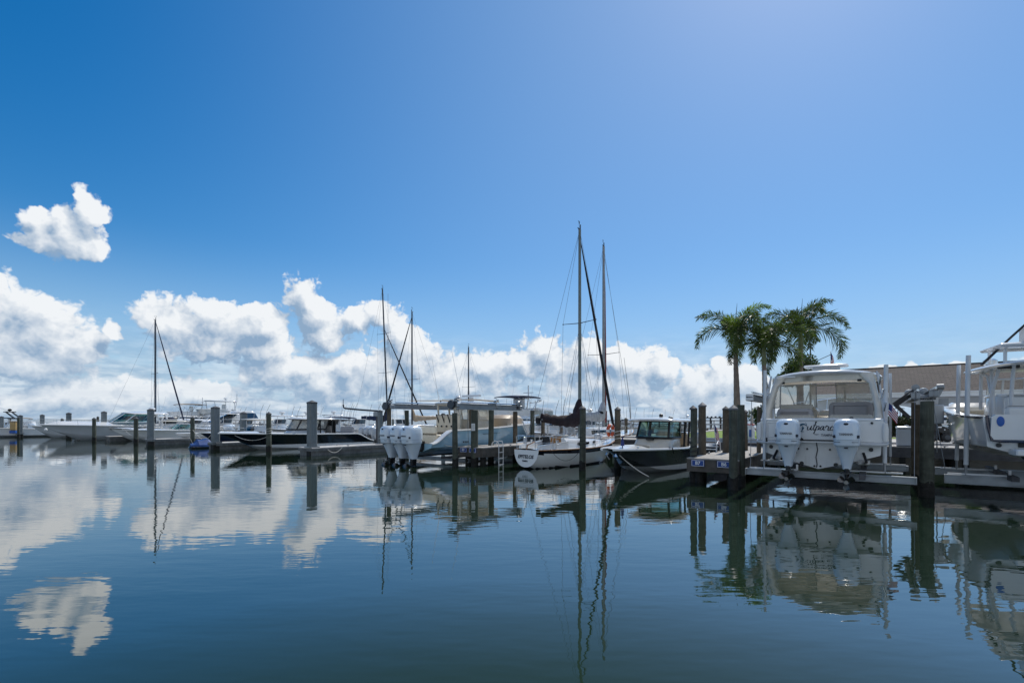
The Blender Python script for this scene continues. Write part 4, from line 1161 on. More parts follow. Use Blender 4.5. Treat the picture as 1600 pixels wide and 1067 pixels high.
m.build('ladder_hinge', 'black', tp)
for (yy, zz, r_, x) in [(s * a, b, c, -.02) for s in (-1, 1) for (a, b, c) in ((1.23, 1.30, .05), (.42, .86, .05), (.50, 1.27, .025), (.28, 1.27, .025))] + [(-.05, .80, .025, -.01), (.1, .80, .025, -.01), (.05, 2.02, .022, -.11), (-1.25, 2.0, .03, -.11)]:
    m = MB(); m.lathe([(r_, -.03), (r_ * 1.1, 0), (r_ * .5, .02)], 12, (x, yy, zz), 'x'); m.build('drain_fitting', 'black', T)
m = MB(); m.tube([(-.02, .05, 1.46), (-.03, .02, 1.25), (-.02, .06, 1.05), (-.03, .03, .85), (-.02, .05, .76)], .012, 6); m.build('bonding_cable', 'letter', T)
for s in (-1, 1):
    m = MB(); m.bar((-.02, s * 1.08, 1.02), (-.42, s * 1.08, .93), .26, .02); m.build('trim_tab', 'steel', T, smooth=False)
    m = MB(); m.tube([(-.02, s * 1.06, 1.20), (-.22, s * 1.13, .99)], .035, 8); m.build('trim_ram', 'black', T)
for s in (1, -1):
    outboard(T, -.16, s * .70, 1.42, 'engine_white', 1.0, 'YAMAHA')
    for dy in (-.10, .06): m = MB(); m.tube([(-.10, s * .70 + dy - .22 * s, 1.53), (-.20, s * .70 + dy - .16 * s, 1.60), (-.34, s * .70 + dy * .6 - .06 * s, 1.50)], .022, 6); m.build('rigging_hose', 'black', T)
# name lettering: script with a teal hook for the first letter
m = MB(); ox, oy, oz = -.108, .37, 1.86
def yz(a, rr, cy=oy, cz=oz): return (ox, cy + rr * math.cos(a), cz + rr * math.sin(a))
arc = [yz(R(150) - R(250) * i / 14, .105) for i in range(15)]
m.tube(arc, [.004 + .026 * math.sin(PI * i / 14) for i in range(15)], 6)
m.tube([(ox, oy + .02, oz + .05), (ox, oy - .0, oz + .0), (ox, oy + .035, oz - .085)], [.006, .028, .006], 6)
lt = m.build('name_initial', 'letter_teal', tp)
m = MB(); m.tube([(ox, oy - .05, oz + .16), (ox, oy - .085, oz + .10), (ox, oy - .075, oz + .03)], [.003, .008, .003], 5); m.build('flourish', 'letter_teal', lt)
SCR = {'u': ([[(0, .9), (-.02, .35), (.12, 0), (.38, .1), (.58, .5), (.66, 1)], [(.66, 1), (.60, .35), (.72, 0), (.98, .2)]], .92),
 't': ([[(.34, 1.75), (.22, .9), (.15, .25), (.3, 0), (.6, .2)], [(-.02, 1.12), (.62, 1.18)]], .58),
 'p': ([[(.14, 1), (.04, 0), (-.08, -.85)], [(.06, .45), (.25, .92), (.52, 1), (.66, .6), (.5, .12), (.2, .12)], [(.5, .12), (.85, .25)]], .78),
 'a': ([[(.62, .85), (.35, 1), (.08, .6), (.1, .1), (.38, .05), (.6, .5), (.68, .95)], [(.68, .95), (.61, .3), (.74, 0), (.98, .2)]], .95),
 'r': ([[(0, .55), (.2, 1.2), (.32, .92), (.6, .95), (.62, .6), (.55, .2), (.7, -.08), (.9, .12)]], .84),
 'c': ([[(.58, .8), (.4, 1), (.1, .65), (.1, .2), (.35, 0), (.72, .25)]], .68),
 'e': ([[(.08, .42), (.48, .6), (.52, .9), (.3, 1), (.07, .6), (.1, .15), (.4, 0), (.76, .25)]], .72),
 'l': ([[(.05, .2), (.42, 1.2), (.4, 1.75), (.2, 1.5), (.13, .4), (.28, 0), (.6, .2)]], .6)}
m = MB(); px_ = .0; SX, SY = .133, .118
for ch in 'utparcel':
    st, adv = SCR[ch]
    for pl_ in st:
        pts = []
        for a_, b_ in zip(pl_, pl_[1:]):
            for k in range(3): pts.append((lerp(a_[0], b_[0], k / 3), lerp(a_[1], b_[1], k / 3)))
        pts.append(pl_[-1])
        for _ in range(2): pts = [pts[0]] + [((pts[i - 1][0] + pts[i][0] * 2 + pts[i + 1][0]) / 4, (pts[i - 1][1] + pts[i][1] * 2 + pts[i + 1][1]) / 4) for i in range(1, len(pts) - 1)] + [pts[-1]]
        P3 = [V(-.106, .275 - (px_ + x + .22 * y) * SX, 1.80 + y * SY) for (x, y) in pts]
        rr = [.0065 + .0075 * abs((P3[min(i + 1, len(P3) - 1)] - P3[max(i - 1, 0)]).normalized().z) for i in range(len(P3))]
        m.tube(P3, rr, 6)
    px_ += adv
m.build('name_lettering', 'letter', tp)
m = MB(); m.tube([(-.108, .10, 1.685), (-.108, .04, 1.678), (-.108, -.02, 1.685)], [.003, .009, .003], 5); m.build('dash', 'letter', tp)
text('port_lettering', 'TAMPA, FLORIDA', .085, 'letter_grey', tp, (-.110, -.40, 1.665), (0, -1, 0), (0, 0, 1), bold=.002)
T.scale = (1, .955, 1)
# cockpit: helm seats, consoles with clear enclosure, arch legs and hardtop
for (yy, w, top) in ((.75, 1.04, 2.42), (-.72, 1.12, 2.60)):
    m = MB(); m.bbox((1.35, yy, 1.75), (.5, w, 1.0), .06); b_ = m.build('seat_base', 'gel_cream', T)
    m = MB(); rs = [sup((1.22 + (z - 1.9) * .12, yy, z), .10 * k, w / 2 * k, 5, 28) for (z, k) in ((1.95, .96), (2.05, 1.0), (top - .12, .99), (top - .04, .94), (top, .80))]
    m.loft(rs, True, True); q_ = m.build('backrest', 'vinyl_grey' if yy > 0 else 'vinyl_dark', T, ang=50)
    m = MB(); m.loft([[Vector((1.105 + (z - 1.9) * .12, yy + a * (w / 2 - .16), z)) for a in (-1, 1)] for z in (2.08, top - .12)], closed=False); m.tube([(1.10 + (z - 1.9) * .12, yy + a * (w / 2 - .14), z) for (a, z) in ((-1, 2.06), (-1, top - .1), (1, top - .1), (1, 2.06), (-1, 2.06))], .012, 5); m.build('piping', 'vinyl_dark', q_)
m = MB(); m.lathe([(.03, 0), (.05, .03), (.03, .05)], 10, (1.08, -.75, 2.12)); m.box((1.10, -.75, 2.10), (.03, .22, .035)); m.build('cup_holder', 'black', T)
for s in (1, -1):
    m = MB(); m.bbox((2.7, s * .82, 1.85), (.8, 1.15, 1.3), .08); m.build('console', 'gel_cream', T)
    m = MB(); m.bbox((2.28, s * .82, 2.46), (.06, .95, .24), .02); m.build('dash', 'gel_cream' if s > 0 else 'vinyl_dark', T)
    yo, yi = s * 1.38, s * .28
    fr = [(2.75, yo, 2.5), (2.45, yo * .96, 3.22), (2.55, yi, 3.24), (2.9, yi, 2.5)]
    m = MB(); m.poly(fr); w_ = m.build('enclosure', 'vinyl_clear', T, smooth=False)
    m = MB(); m.tube(fr + [fr[0]], .028, 6); m.build('frame', 'gelcoat', w_)
    fr = [(2.75, yo, 2.5), (2.45, yo * .96, 3.22), (1.5, yo * 1.0, 3.18), (1.35, yo * 1.04, 2.45)]
    m = MB(); m.poly(fr); w_ = m.build('side_curtain', 'vinyl_clear', T, smooth=False)
    m = MB(); m.tube(fr + [fr[0]], .016, 6); m.build('frame', 'black', w_)
    # arch leg, a broad moulded fin leaning inboard
    m = MB(); rs = []
    for (x, y, z, hx, hy) in ((.55, 1.42, 2.02, .30, .14), (.62, 1.40, 2.35, .24, .10), (.78, 1.33, 2.75, .20, .085), (.95, 1.25, 3.1, .20, .09), (1.15, 1.14, 3.30, .26, .18), (1.25, 1.06, 3.42, .32, .26)): rs.append(sup((x, s * y, z), hx, hy, 3, 18))
    m.loft(rs, True, True); m.build('arch_leg', 'gel_cream', T, ang=60)
    m = MB(); m.tube([(.25, s * 1.54, 2.0), (.55, s * 1.47, 2.75), (.85, s * 1.36, 3.42)], .026, 8); m.tube([(.75, s * 1.56, 2.0), (.95, s * 1.45, 2.9), (1.1, s * 1.40, 3.40)], .022, 8); m.build('arch_pipe', 'gel_grey', T)
    for k in range(3):
        f = .25 + .28 * k; m = MB(); m.tube([(lerp(.25, .8, f) - .06, s * (lerp(1.56, 1.38, f)), lerp(2.0, 3.3, f)), (lerp(.25, .8, f) - .16, s * (lerp(1.60, 1.42, f)), lerp(2.0, 3.3, f) + .22)], .026, 7); m.build('rod_holder', 'steel', T)
ht = hardtop(T, .75, 4.6, 3.04, 3.40, 'gelcoat', .13, .16, 3.4, under='cream')
m = MB()
for i in range(11):
    y0, y1 = -1.35 + 2.7 * i / 11, -1.35 + 2.7 * (i + 1) / 11; z0, z1 = 3.42 - .10 * abs(y0 / 1.6) ** 2.2, 3.42 - .10 * abs(y1 / 1.6) ** 2.2
    m.loft([[(x, y0, z0 + dz) for (x, dz) in ((.98, 0), (.98, -.17), (1.10, -.17), (1.10, 0))], [(x, y1, z1 + dz) for (x, dz) in ((.98, 0), (.98, -.17), (1.10, -.17), (1.10, 0))]], True, True)
m.build('aft_beam', 'gel_cream', ht, ang=50)
m = MB(); m.box((.86, .95, 3.375), (.05, .52, .03)); m.build('light_bar', 'white_paint', ht, smooth=False)
for yy in (1.05, -.95): m = MB(); m.lathe([(.05, -.06), (.06, 0)], 10, (1.0, yy, 3.24)); m.build('speaker', 'black', ht)
m = MB(); m.bbox((2.6, .0, 3.80), (.5, 1.25, .08), .03); m.bbox((2.6, 0, 3.72), (.3, .8, .10), .03); m.build('radar', 'gelcoat', ht)
m = MB(); m.tube([(3.2, -.5, 2.5), (3.2, -.5, 3.3)], .03, 6); m.tube([(3.2, .5, 2.5), (3.2, .5, 3.3)], .03, 6); m.box((3.1, 0, 3.22), (.05, 1.05, .05)); m.build('windshield_frame', 'gel_cream', T)
m = MB(); m.bbox((3.3, .02, 2.28), (.4, .5, .22), .05); m.build('cooler_seat', 'gelcoat', T)
m = MB(); m.tube([(.3, -1.52, 2.0), (.1, -1.62, 2.55)], .012, 6)
flag(T, 'ensign', (.15, -1.58, 2.02), .52, .27, .30, Vector((-.10, -.06, 1)).normalized(), Vector((-.25, -.62, -.55)).normalized())
bow_rail(T, H, .58, .95, .45)
cleats(T, [(.3, 1.46, 2.06), (.3, -1.46, 2.06)])

# ---- boat lifts
def boat_lift(label, u0, u1, v0, v1, zb, top=None, cables=(), poles=(), bunkz=None, lab=None, motor=True, zbeam=.18, topx=None):
    t = thing('boat_lift', label, 'boat lift', D(0, 0, 0), math.atan2(-.6, .8), 'boat lifts')
    for v in (v0, v1):
        m = MB(); h = zbeam
        m.box(((u0 + u1) / 2, v, zb + h / 2), (u1 - u0, .022, h))
        for dz in (0.011, h - .011): m.box(((u0 + u1) / 2, v, zb + dz), (u1 - u0, .16, .022))
        for u in (u0 + .01, u1 - .01): m.box((u, v, zb + h / 2), (.02, .159, h - .05))
        m.build('cradle_beam', 'alum', t, smooth=False)
    if bunkz:
        for f in (.28, .72):
            u = lerp(u0, u1, f); m = MB(); m.box((u, (v0 + v1) / 2, bunkz), (.14, v1 - v0 + 1.2, .12))
            for v in (v0, v1): m.box((u, v, (bunkz + zb + .17) / 2 - .02), (.08, .08, max(.03, bunkz - zb - .18)))
            m.build('bunk', 'fascia_grey', t, smooth=False)
    for (u, v, z1, r_, lean) in poles:
        z0 = zb + zbeam + .0
        m = MB(); m.tube([(u, v, z0 + .28), (u + lean, v, z1)], r_, 10); p_ = m.build('guide_pole', 'pvc', t)
        m = MB(); m.tube([(u, v, z0 + .01), (u, v, z0 + .30)], r_ * .62, 8); m.build('pole_socket', 'alum', p_)
        m = MB(); sg = 1 if u < (u0 + u1) / 2 else -1
        m.box((u + sg * .42, v - .05, z0 + .03), (.84, .05, .045)); m.box((u - sg * .2, v - .05, z0 + .03), (.36, .05, .04)); m.box((u + sg * .84, v - .05, z0 + .1), (.05, .05, .16)); m.build('pole_bracket', 'white_paint', p_, smooth=False)
    for (u, va, vb, z, h) in (top or []):
        m = MB(); m.box((u, (va + vb) / 2, z + h / 2), (.03, vb - va, h))
        for dz in (.013, h - .013): m.box((u, (va + vb) / 2, z + dz), (.20, vb - va, .026))
        m.box((u, va + .01, z + h / 2), (.20, .02, h)); b_ = m.build('top_beam', 'alum', t, smooth=False)
        if motor:
            m = MB(); m.lathe([(.02, -.15), (.11, -.12), (.13, 0), (.11, .14), (.02, .17)], 12, (u + .02, vb - .25, z + h + .13), 'y'); m.box((u, vb - .2, z + h + .03), (.16, .4, .06)); m.build('hoist_motor', 'alum', b_)
            m = MB(); m.tube([(u + .05, va + .1, z + h + .06), (u + .05, vb - .1, z + h + .06)], .03, 8); m.build('drive_shaft', 'steel', b_)
        if lab and u < 1:
            m = MB(); m.bbox((u, va - .012, z + h / 2), (.21, .012, h * .86), .004); s_ = m.build('maker_plate', 'white_paint', b_, smooth=False)
            text('lettering', lab, .042, 'letter', s_, (u, va - .019, z + h * .55), (1, 0, 0), (0, 0, 1), bold=.004)
    if cables: tubes(t, 'lift_cable', [[a, b] for (a, b) in cables], .009, 'wire', 5)
    return t
boat_lift('aluminium boat lift under the twin engine boat with four white guide poles', .12, 4.05, -9.35, -5.6, .47, [(.18, -9.1, -4.8, 2.66, .20), (4.12, -7.6, -3.6, 2.66, .20)],
          [((.25, -9.35, .6), (.2, -8.9, 2.7)), ((4.0, -9.35, .6), (4.1, -7.6, 2.7))], [(.62, -9.35, 3.53, .042, .02), (.42, -6.4, 3.52, .042, .02), (3.42, -8.75, 3.56, .052, .03), (3.6, -5.75, 3.55, .042, .0)], .62, 'Hurricane')
boat_lift('aluminium boat lift at the right edge with two tall white guide poles', 4.75, 9.4, -7.15, -4.6, .34, [(4.52, -7.3, -3.2, 2.72, .20)],
          [((4.8, -7.15, .5), (4.5, -7.0, 2.8))], [(5.2, -7.1, 3.84, .055, .05), (5.2, -5.25, 3.74, .05, .05)], .58, None, zbeam=.24)
# diagonal bracket, hoist gear and box on the thick piling
t = thing('lift_winch', 'weathered winch drive with sloping cover on the brown piling', 'winch', at(1424, 15.0, 2.58), math.atan2(-.6, .8))
m = MB(); m.bar((-.42, 0, -.04), (.12, 0, .42), .10, .16); m.bar((-.40, 0, -.02), (-.05, 0, -.42), .10, .10); m.build('arm', 'fascia_grey', t, smooth=False)
m = MB(); m.lathe([(.02, -.1), (.10, -.08), (.10, .08), (.02, .1)], 12, (.10, 0, .50), 'y'); m.build('drum', 'alum', t)
m = MB(); m.bbox((.36, -.1, .12), (.52, .04, .30), .01); p_ = m.build('maker_plate', 'white_paint', t, smooth=False)
text('lettering', 'Hurricane', .10, 'letter', p_, (.36, -.123, .15), (1, 0, 0), (0, 0, 1), bold=.004)
m = MB(); m.lathe([(.02, -.1), (.09, -.08), (.09, .08), (.02, .1)], 12, (.68, .1, .50), 'x'); m.bar((.58, .1, .1), (.74, .1, .5), .08, .08); m.build('pulley', 'alum', t)
t = thing('utility_box', 'pale grey electrical cabinet hanging behind the thick green piling', 'electrical box', at(1464, 16.2, 1.95), math.atan2(-.6, .8))
m = MB(); m.bbox((0, 0, .32), (.34, .20, .64), .02); c_ = m.build('cabinet', 'gel_grey', t, smooth=False)
m = MB(); m.bbox((0, -.106, .32), (.28, .012, .56), .004); m.box((.0, -.116, .32), (.012, .012, .5)); m.build('door', 'gel_grey', c_, smooth=False)
m = MB(); m.bar((-.2, .15, .72), (.3, .15, .72), .18, .26); m.build('crossbeam', 'alum', t, smooth=False)
m = MB(); m.tube([(.0, 0, 0), (.0, .02, -.96)], .02, 6); m.build('conduit', 'alum', t)

# ---- white centre console with T-top at the right edge
T = boat('motorboat', 'white centre console with T-top at the right edge, blue oval on its transom', 'boat', (13.05, 11.45, 0), 29.2)
H = Hull(T, 8.6, 2.8, 1.02, 1.28, 2.18, 2.74, 'gelcoat', 'gelcoat', 'gelcoat', 'gel_cream', tb=.74, fl=1.5, w=.26, bs=1.0, tm=.18, pw=1.75, railm='hull_navy', railr=.03)
m = MB(); m.loft([[(x, y, z) for (y, z) in ((-1.24, 1.60), (-1.30, 1.7), (-1.28, 2.15), (-1.2, 2.22), (1.2, 2.22), (1.28, 2.15), (1.30, 1.7), (1.24, 1.60))] for x in (-.14, .0)], True, True); tp = m.build('transom_panel', 'gelcoat', T, ang=25)
m = MB(); m.tube([(.0, 1.33, 2.2), (-.06, 1.32, 1.9), (-.12, 1.27, 1.58), (-.16, 1.1, 1.56), (-.16, -1.1, 1.56)], .035, 8); m.build('corner_stripe', 'hull_navy', tp)
m = MB(); m.sphere((-.15, 1.12, 2.05), .10, 14, (.12, .75, 1.25)); m.build('emblem', 'blue_plastic', tp)
m = MB(); m.bbox((-.03, .60, 1.48), (.06, .34, .12), .01); m.build('vent', 'black', T); m = MB(); m.lathe([(.05, -.04), (.055, 0), (.02, .01)], 12, (-.02, 1.12, 1.46), 'x'); m.build('drain_fitting', 'black', T)
m = MB(); m.bbox((-.30, .75, 1.30), (.5, .42, .16), .03); m.build('trim_bracket', 'gelcoat', T)
m = MB(); m.bar((-.05, .55, 1.25), (-.75, .30, .75), .42, .12); m.bar((-.4, .1, 1.1), (-.5, .1, .55), .3, .3); m.build('transducer_shroud', 'hull_navy', T)
outboard(T, -.2, -.55, 1.55, 'engine_white', 1.0, 'YAMAHA'); outboard(T, -.2, .0, 1.55, 'engine_white', 1.0, 'YAMAHA')
m = MB(); rs = [sup((3.0, 0, z), hx, hy, 4, 28) for (z, hx, hy) in ((1.5, .75, .50), (2.3, .70, .48), (2.75, .55, .44), (2.82, .45, .38))]; m.loft(rs, True, True); m.build('console', 'gelcoat', T)
screen(T, 3.05, .60, .46, 2.78, 3.30, .10, .95, 1.9, 'glass_clear', 'gel_grey')
seat(T, 1.7, .0, 1.55, 1.2, .55, .75, 'gelcoat', 'leaning_post'); seat(T, .75, .55, 1.5, .6, .5, .5, 'gelcoat', 'seat')
pl = []
for s in (-1, 1):
    o_ = -.22
    pl += [[(2.15, s * .78, 2.0), (2.05, s * .78, 2.8), (1.75, s * .72, 3.48)], [(2.0, s * .76, 1.6), (1.98, s * .76, 2.5), (2.3, s * .72, 3.48)], [(3.5, s * .62, 2.4), (3.45, s * .62, 3.48)], [(1.2, s * .62, 1.6), (1.28, s * .62, 2.7), (1.0, s * .66, 3.48)], [(2.05, s * .78, 2.8), (2.6, s * .7, 3.3), (3.4, s * .62, 3.45)]]
tubes(T, 'top_pipe', [[(x - .4, y, z) for (x, y, z) in p] for p in pl], .042, 'alum_white', 8)
ht = hardtop(T, -.05, 3.35, 2.4, 3.48, 'gelcoat', .10, .10, 3.2)
m = MB(); m.bbox((1.2, -.1, 4.0), (1.5, 2.1, .09), .03); m.tube([(1.0, .7, 3.6), (1.0, .7, 3.98)], .04, 6); m.tube([(2.1, .7, 3.6), (2.1, .7, 3.98)], .04, 6); m.tube([(1.0, -.7, 3.6), (1.0, -.7, 3.98)], .04, 6); m.build('upper_top', 'gelcoat', ht)
m = MB(); m.tube([(1.6, 1.0, 3.6), (.9, .6, 4.25), (-1.5, -.8, 6.4)], [.035, .028, .014], 6); m.bbox((1.12, .73, 4.03), (.14, .1, .12), .02); m.build('outrigger', 'black', ht)
m = MB(); m.bbox((.62, .75, 3.44), (.04, .42, .09), .01); m.build('light_bar', 'black', ht)
m = MB(); m.lathe([(.05, 0), (.16, .04), (.16, .16), (.1, .2), (.02, .22)], 12, (2.4, .6, 3.62)); m.build('spotlight', 'steel', ht)
m = MB(); m.bbox((.75, .2, 4.25), (.5, .5, .42), .04); m.build('equipment_box', 'gel_grey', ht)
tubes(T, 'rod', [[(2.25, 1.12, 2.2), (2.30, 1.10, 3.35)]], .018, 'black')
m = MB(); m.bbox((6.4, 0, 2.45), (1.7, 1.5, .42), .15); m.build('bow_seat', 'gel_cream', T)

# ---- slate hulled centre console, bow towards the camera
T = boat('motorboat', 'slate hulled centre console with cream hardtop, bow towards the camera', 'boat', (8.75, 24.15, 0), HEAD + 180)
H = Hull(T, 9.0, 2.75, -.35, .06, .90, 1.06, 'hull_slate', 'gelcoat', 'gelcoat', 'gel_cream', tb=.78, fl=.42, w=.26, bs=.93, pw=2.9, railm='gelcoat', railr=.045, rake=.20, fullbow=.14, chr=.4, paint=.27, pslope=.004, kexp=1.8)
m = MB(); rs = [sup((x, 0, z), hx, hy, 4, 32) for (z, x, hx, hy) in ((.42, 4.2, 1.05, .86), (1.0, 4.15, .98, .83), (1.30, 4.02, .80, .80), (1.36, 3.95, .7, .75))]; m.loft(rs, True, True); m.build('console', 'gel_cream', T)
m = MB(); m.bbox((5.0, .0, 1.27), (.10, .34, .08), .02); m.build('console_hatch', 'black', T)
screen(T, 4.0, .86, .82, 1.33, 2.02, .22, .93, 2.3, 'glass_green', 'black', 4, mull=(.78, -.78), fw=.05)
ht = hardtop(T, 2.4, 5.2, 2.35, 2.03, 'gelcoat', .11, .07, 3.6, under='cream')
m = MB(); m.lathe([(.06, 0), (.09, .06), (.08, .13), (.02, .16)], 12, (3.4, -.1, 2.19)); m.build('dome_light', 'black', ht)
for (x, y, z) in ((4.0, .5, 2.17), (4.5, .75, 2.14)): m = MB(); m.lathe([(.05, 0), (.07, .03), (.02, .05)], 10, (x, y, z)); m.build('nav_light', 'black', ht)
tubes(T, 'hardtop_leg', [[(x, s * .85, .45), (x - .1, s * .9, 2.05)] for x in (2.7, 3.3) for s in (-1, 1)], .045, 'black')
seat(T, 2.6, 0, .42, 1.5, .6, .65, 'vinyl_tan', 'helm_seat'); 
m = MB(); m.bbox((6.2, 0, .62), (1.0, 1.2, .42), .12); m.build('bow_seat', 'vinyl_grey', T)
outboard(T, -.2, .42, .75, 'engine_grey'); outboard(T, -.2, -.42, .75, 'engine_grey')
m = MB(); m.tube([(8.3, .25, 1.08), (8.3, .25, 1.42)], .02, 6); m.loft([sup((8.3, .25, z), hh, hh, 2, 10) for (z, hh) in ((1.15, .07), (1.3, .05), (1.48, .01))], True, True); m.build('navigation_pennant', 'flag_blue', T)
m = MB(); m.tube([(6.2, 1.20, 1.02), (6.15, 1.32, 1.02), (6.1, 1.36, .80)], .022, 6); m.build('fender_line', 'black', T)
m = MB(); m.tube([(9.02, 0, .93), (9.12, 0, .86), (9.0, .06, .70)], .03, 6); m.lathe([(.02, -.1), (.09, 0), (.02, .1)], 10, (8.95, .28, .80)); m.build('anchor', 'steel', T)
cleats(T, [(8.0, .70, 1.05), (5.8, 1.18, .98)])

# ---- light blue centre console with three outboards on its lift
T = boat('motorboat', 'light blue centre console with three big white outboards, raised on a lift', 'boat', (-4.72, 22.5, 0), HEAD + .5)
H = Hull(T, 10.6, 3.05, .40, .72, 1.58, 2.0, 'hull_blue', 'bottom', 'gelcoat', 'gel_cream', tb=.60, fl=.95, w=.24, bs=.95, tm=.32, railm='gelcoat', railr=.035, drop=.58, droplen=.125, paint=.56, pslope=.012)
for s in (.74, .0, -.74): outboard(T, -.10, s, 1.02, 'engine_white', 1.13, 'YAMAHA')
m = MB(); rs = [sup((4.3, 0, z), hx, hy, 4, 28) for (z, hx, hy) in ((.95, 1.2, .62), (1.8, 1.1, .6), (2.1, .9, .56))]; m.loft(rs, True, True); m.build('console', 'gel_cream', T)
screen(T, 4.35, 1.0, .62, 2.08, 2.80, .2, .95, 2.4, 'vinyl_clear', 'gel_cream', 4, mull=(.8, -.8, 1.5, -1.5))
ht = hardtop(T, 2.2, 5.5, 2.5, 2.86, 'gelcoat', .12, .07, 3.8, under='cream')
tubes(T, 'hardtop_leg', [[(x, s * .7, 1.0), (x - .1, s * .8, 2.88)] for x in (2.6, 3.4, 4.9) for s in (-1, 1)], .05, 'gel_cream')
seat(T, 2.7, 0, .95, 1.7, .6, .95, 'cream', 'helm_seat'); seat(T, 1.0, 0, .95, 1.9, .5, .4, 'cream', 'aft_seat')
for k in range(4): m = MB(); m.tube([(2.4, -.6 + k * .4, 1.9), (2.2, -.6 + k * .4, 2.35)], .03, 6); m.build('rod_holder', 'black', T)
for k in range(5): m = MB(); m.sphere((2.33, -.7 + k * .35, 1.75), .05, 8); m.build('latch', 'black', T)
m = MB(); rs = [sup((7.1, 0, z), hx, hy, 3, 26) for (z, hx, hy) in ((1.72, 1.25, .82), (2.15, 1.15, .78), (2.32, .9, .62), (2.36, .5, .3))]; m.loft(rs, True, True); m.build('forward_lounge', 'vinyl_tan', T)
radar(ht, 4.2, 0, 3.05, 'gel_grey', 1.3)
m = MB(); m.sphere((3.6, .4, 3.2), .17, 12); m.build('satellite_dome', 'gelcoat', ht)
for s in (-1, 1): m = MB(); m.tube([(5.2, s * 1.05, 3.05), (3.2, s * 1.12, 3.09), (.9, s * 1.15, 3.02)], [.04, .035, .015], 6); m.build('outrigger', 'canvas_tan', ht)
for x in (3.0, 4.0, 5.0): m = MB(); m.bbox((x, 1.1, 3.04), (.06, .06, .08), .01); m.build('nav_light', 'black', ht)
antenna(ht, 2.6, .8, 3.0, 2.2, (-.5, 0)); antenna(ht, 2.6, -.8, 3.0, 2.4, (-.7, 0))
m = MB(); m.bar((3.4, -1.525, 1.36), (4.7, -1.525, 1.40), .01, .05, (0, 1, 0)); m.build('side_badge', 'letter', T, smooth=False)
for x in (1.5, 2.0, 2.15, 2.3): m = MB(); m.lathe([(.035, -.02), (.04, .01)], 8, (x, -1.50, 1.02), 'y'); m.build('drain_fitting', 'letter', T)
bow_rail(T, H, .62, .95, .35)
boat_lift('boat lift with pale beams under the light blue boat with three outboards', -16.1, -11.75, -8.4, -3.6, .10, [(-16.1, -9.3, -4.2, 2.62, .26), (-11.72, -9.2, -4.4, 2.55, .26)], [((-16.0, -8.4, .3), (-16.1, -8.6, 2.7)), ((-11.8, -8.4, .3), (-11.75, -8.6, 2.6))], [], .30, None)
for (px, Y, lab) in ((606, 23.6, 'round winch wheel on the left front lift piling of the light blue boat'), (708.5, 21.2, 'round winch wheel on the right front lift piling beside the cream hardtop'), (770, 24.0, 'green tinged winch gear on top of the piling in front of the light blue boat'), (807, 25.4, 'winch gear on the rear piling before the navy bimini')):
    t = thing('winch_wheel', lab, 'winch', at(px, Y, 2.62), math.atan2(-.6, .8), 'lift winches')
    m = MB(); m.lathe([(.05, -.07), (.19, -.06), (.20, -.03), (.08, 0), (.20, .03), (.19, .06), (.05, .07)], 18, (0, -.14, .12), 'y'); m.build('wheel', 'mast_dark', t)
    m = MB(); m.bbox((.14, .04, .10), (.34, .22, .20), .03); m.bbox((.16, .0, .30), (.20, .16, .20), .05); m.tube([(.1, -.05, .34), (.4, -.05, .42)], .03, 6); m.build('gearbox', 'alum', t)
t = thing('notice', 'small white notice fixed to the piling beside the light blue boat', 'sign', at(739.4, 21.66, 1.75))
m = MB(); m.bbox((0, 0, .0), (.16, .015, .32), .004); s_ = m.build('board', 'white_paint', t, smooth=False)
m = MB()
for k in range(6): m.box((0, -.010, .11 - k * .042), (.11, .006, .014))
m.build('printed_line', 'letter_grey', s_, smooth=False)

# ---- white sailboat with maroon sail cover
T = boat('sailboat', 'white sailboat with black sheer stripe and sagging maroon sail cover, name on its stern', 'sailboat', (.56, 20.5, 0), 41.5, group='moored sailboats')
Ls, Bs = 7.7, 2.35
bt, zsh = sail_hull(T, Ls, Bs, -.40, .80, .78, 1.08, .56, tover=.10)
zst = .80
text('name_lettering', 'EPITELOS', .205, 'letter', T, (.034, .02, .51), (0, -1, 0), (.12, 0, 1), shear=.22, bold=.006)
text('port_lettering', 'TAMPA', .095, 'letter', T, (.018, .04, .33), (0, -1, 0), (.12, 0, 1), bold=.003)
m = MB(); rs = []
for i in range(13):
    f = i / 12; x = lerp(2.05, 5.6, f); w_ = (bt(x / Ls) - .36) * (1 - .25 * f); h = lerp(.44, .16, f ** 1.4); z = zsh(x / Ls) + .03
    rs.append([(x, -w_, z), (x - .02, -w_ * .93, z + h * .7), (x - .05, -w_ * .78, z + h), (x - .05, 0, z + h + .06), (x - .05, w_ * .78, z + h), (x - .02, w_ * .93, z + h * .7), (x, w_, z)])
m.loft(rs, True, True); cb = m.build('cabin_trunk', 'gelcoat', T, ang=45)
m = MB(); m.bbox((2.03, -.12, 1.06), (.06, .62, .56), .02); m.build('companionway_board', 'teak', cb, smooth=False)
m = MB(); m.bbox((2.02, .42, 1.04), (.05, .44, .52), .02); m.build('hatch_opening', 'black', cb, smooth=False)
for s in (-1, 1):
    for (x, w_) in ((3.0, .34), (3.7, .34), (4.5, .2)):
        m = MB(); yy = s * (bt(x / Ls) - .36) * (1 - .25 * (x - 2.05) / 3.55) * .985; m.bbox((x, yy, zsh(x / Ls) + .20), (w_, .05, .12), .02); m.build('port_light', 'glass_dark', cb)
m = MB(); m.bbox((2.6, 0, 1.36), (.8, .6, .06), .02); m.build('sliding_hatch', 'gel_cream', cb)
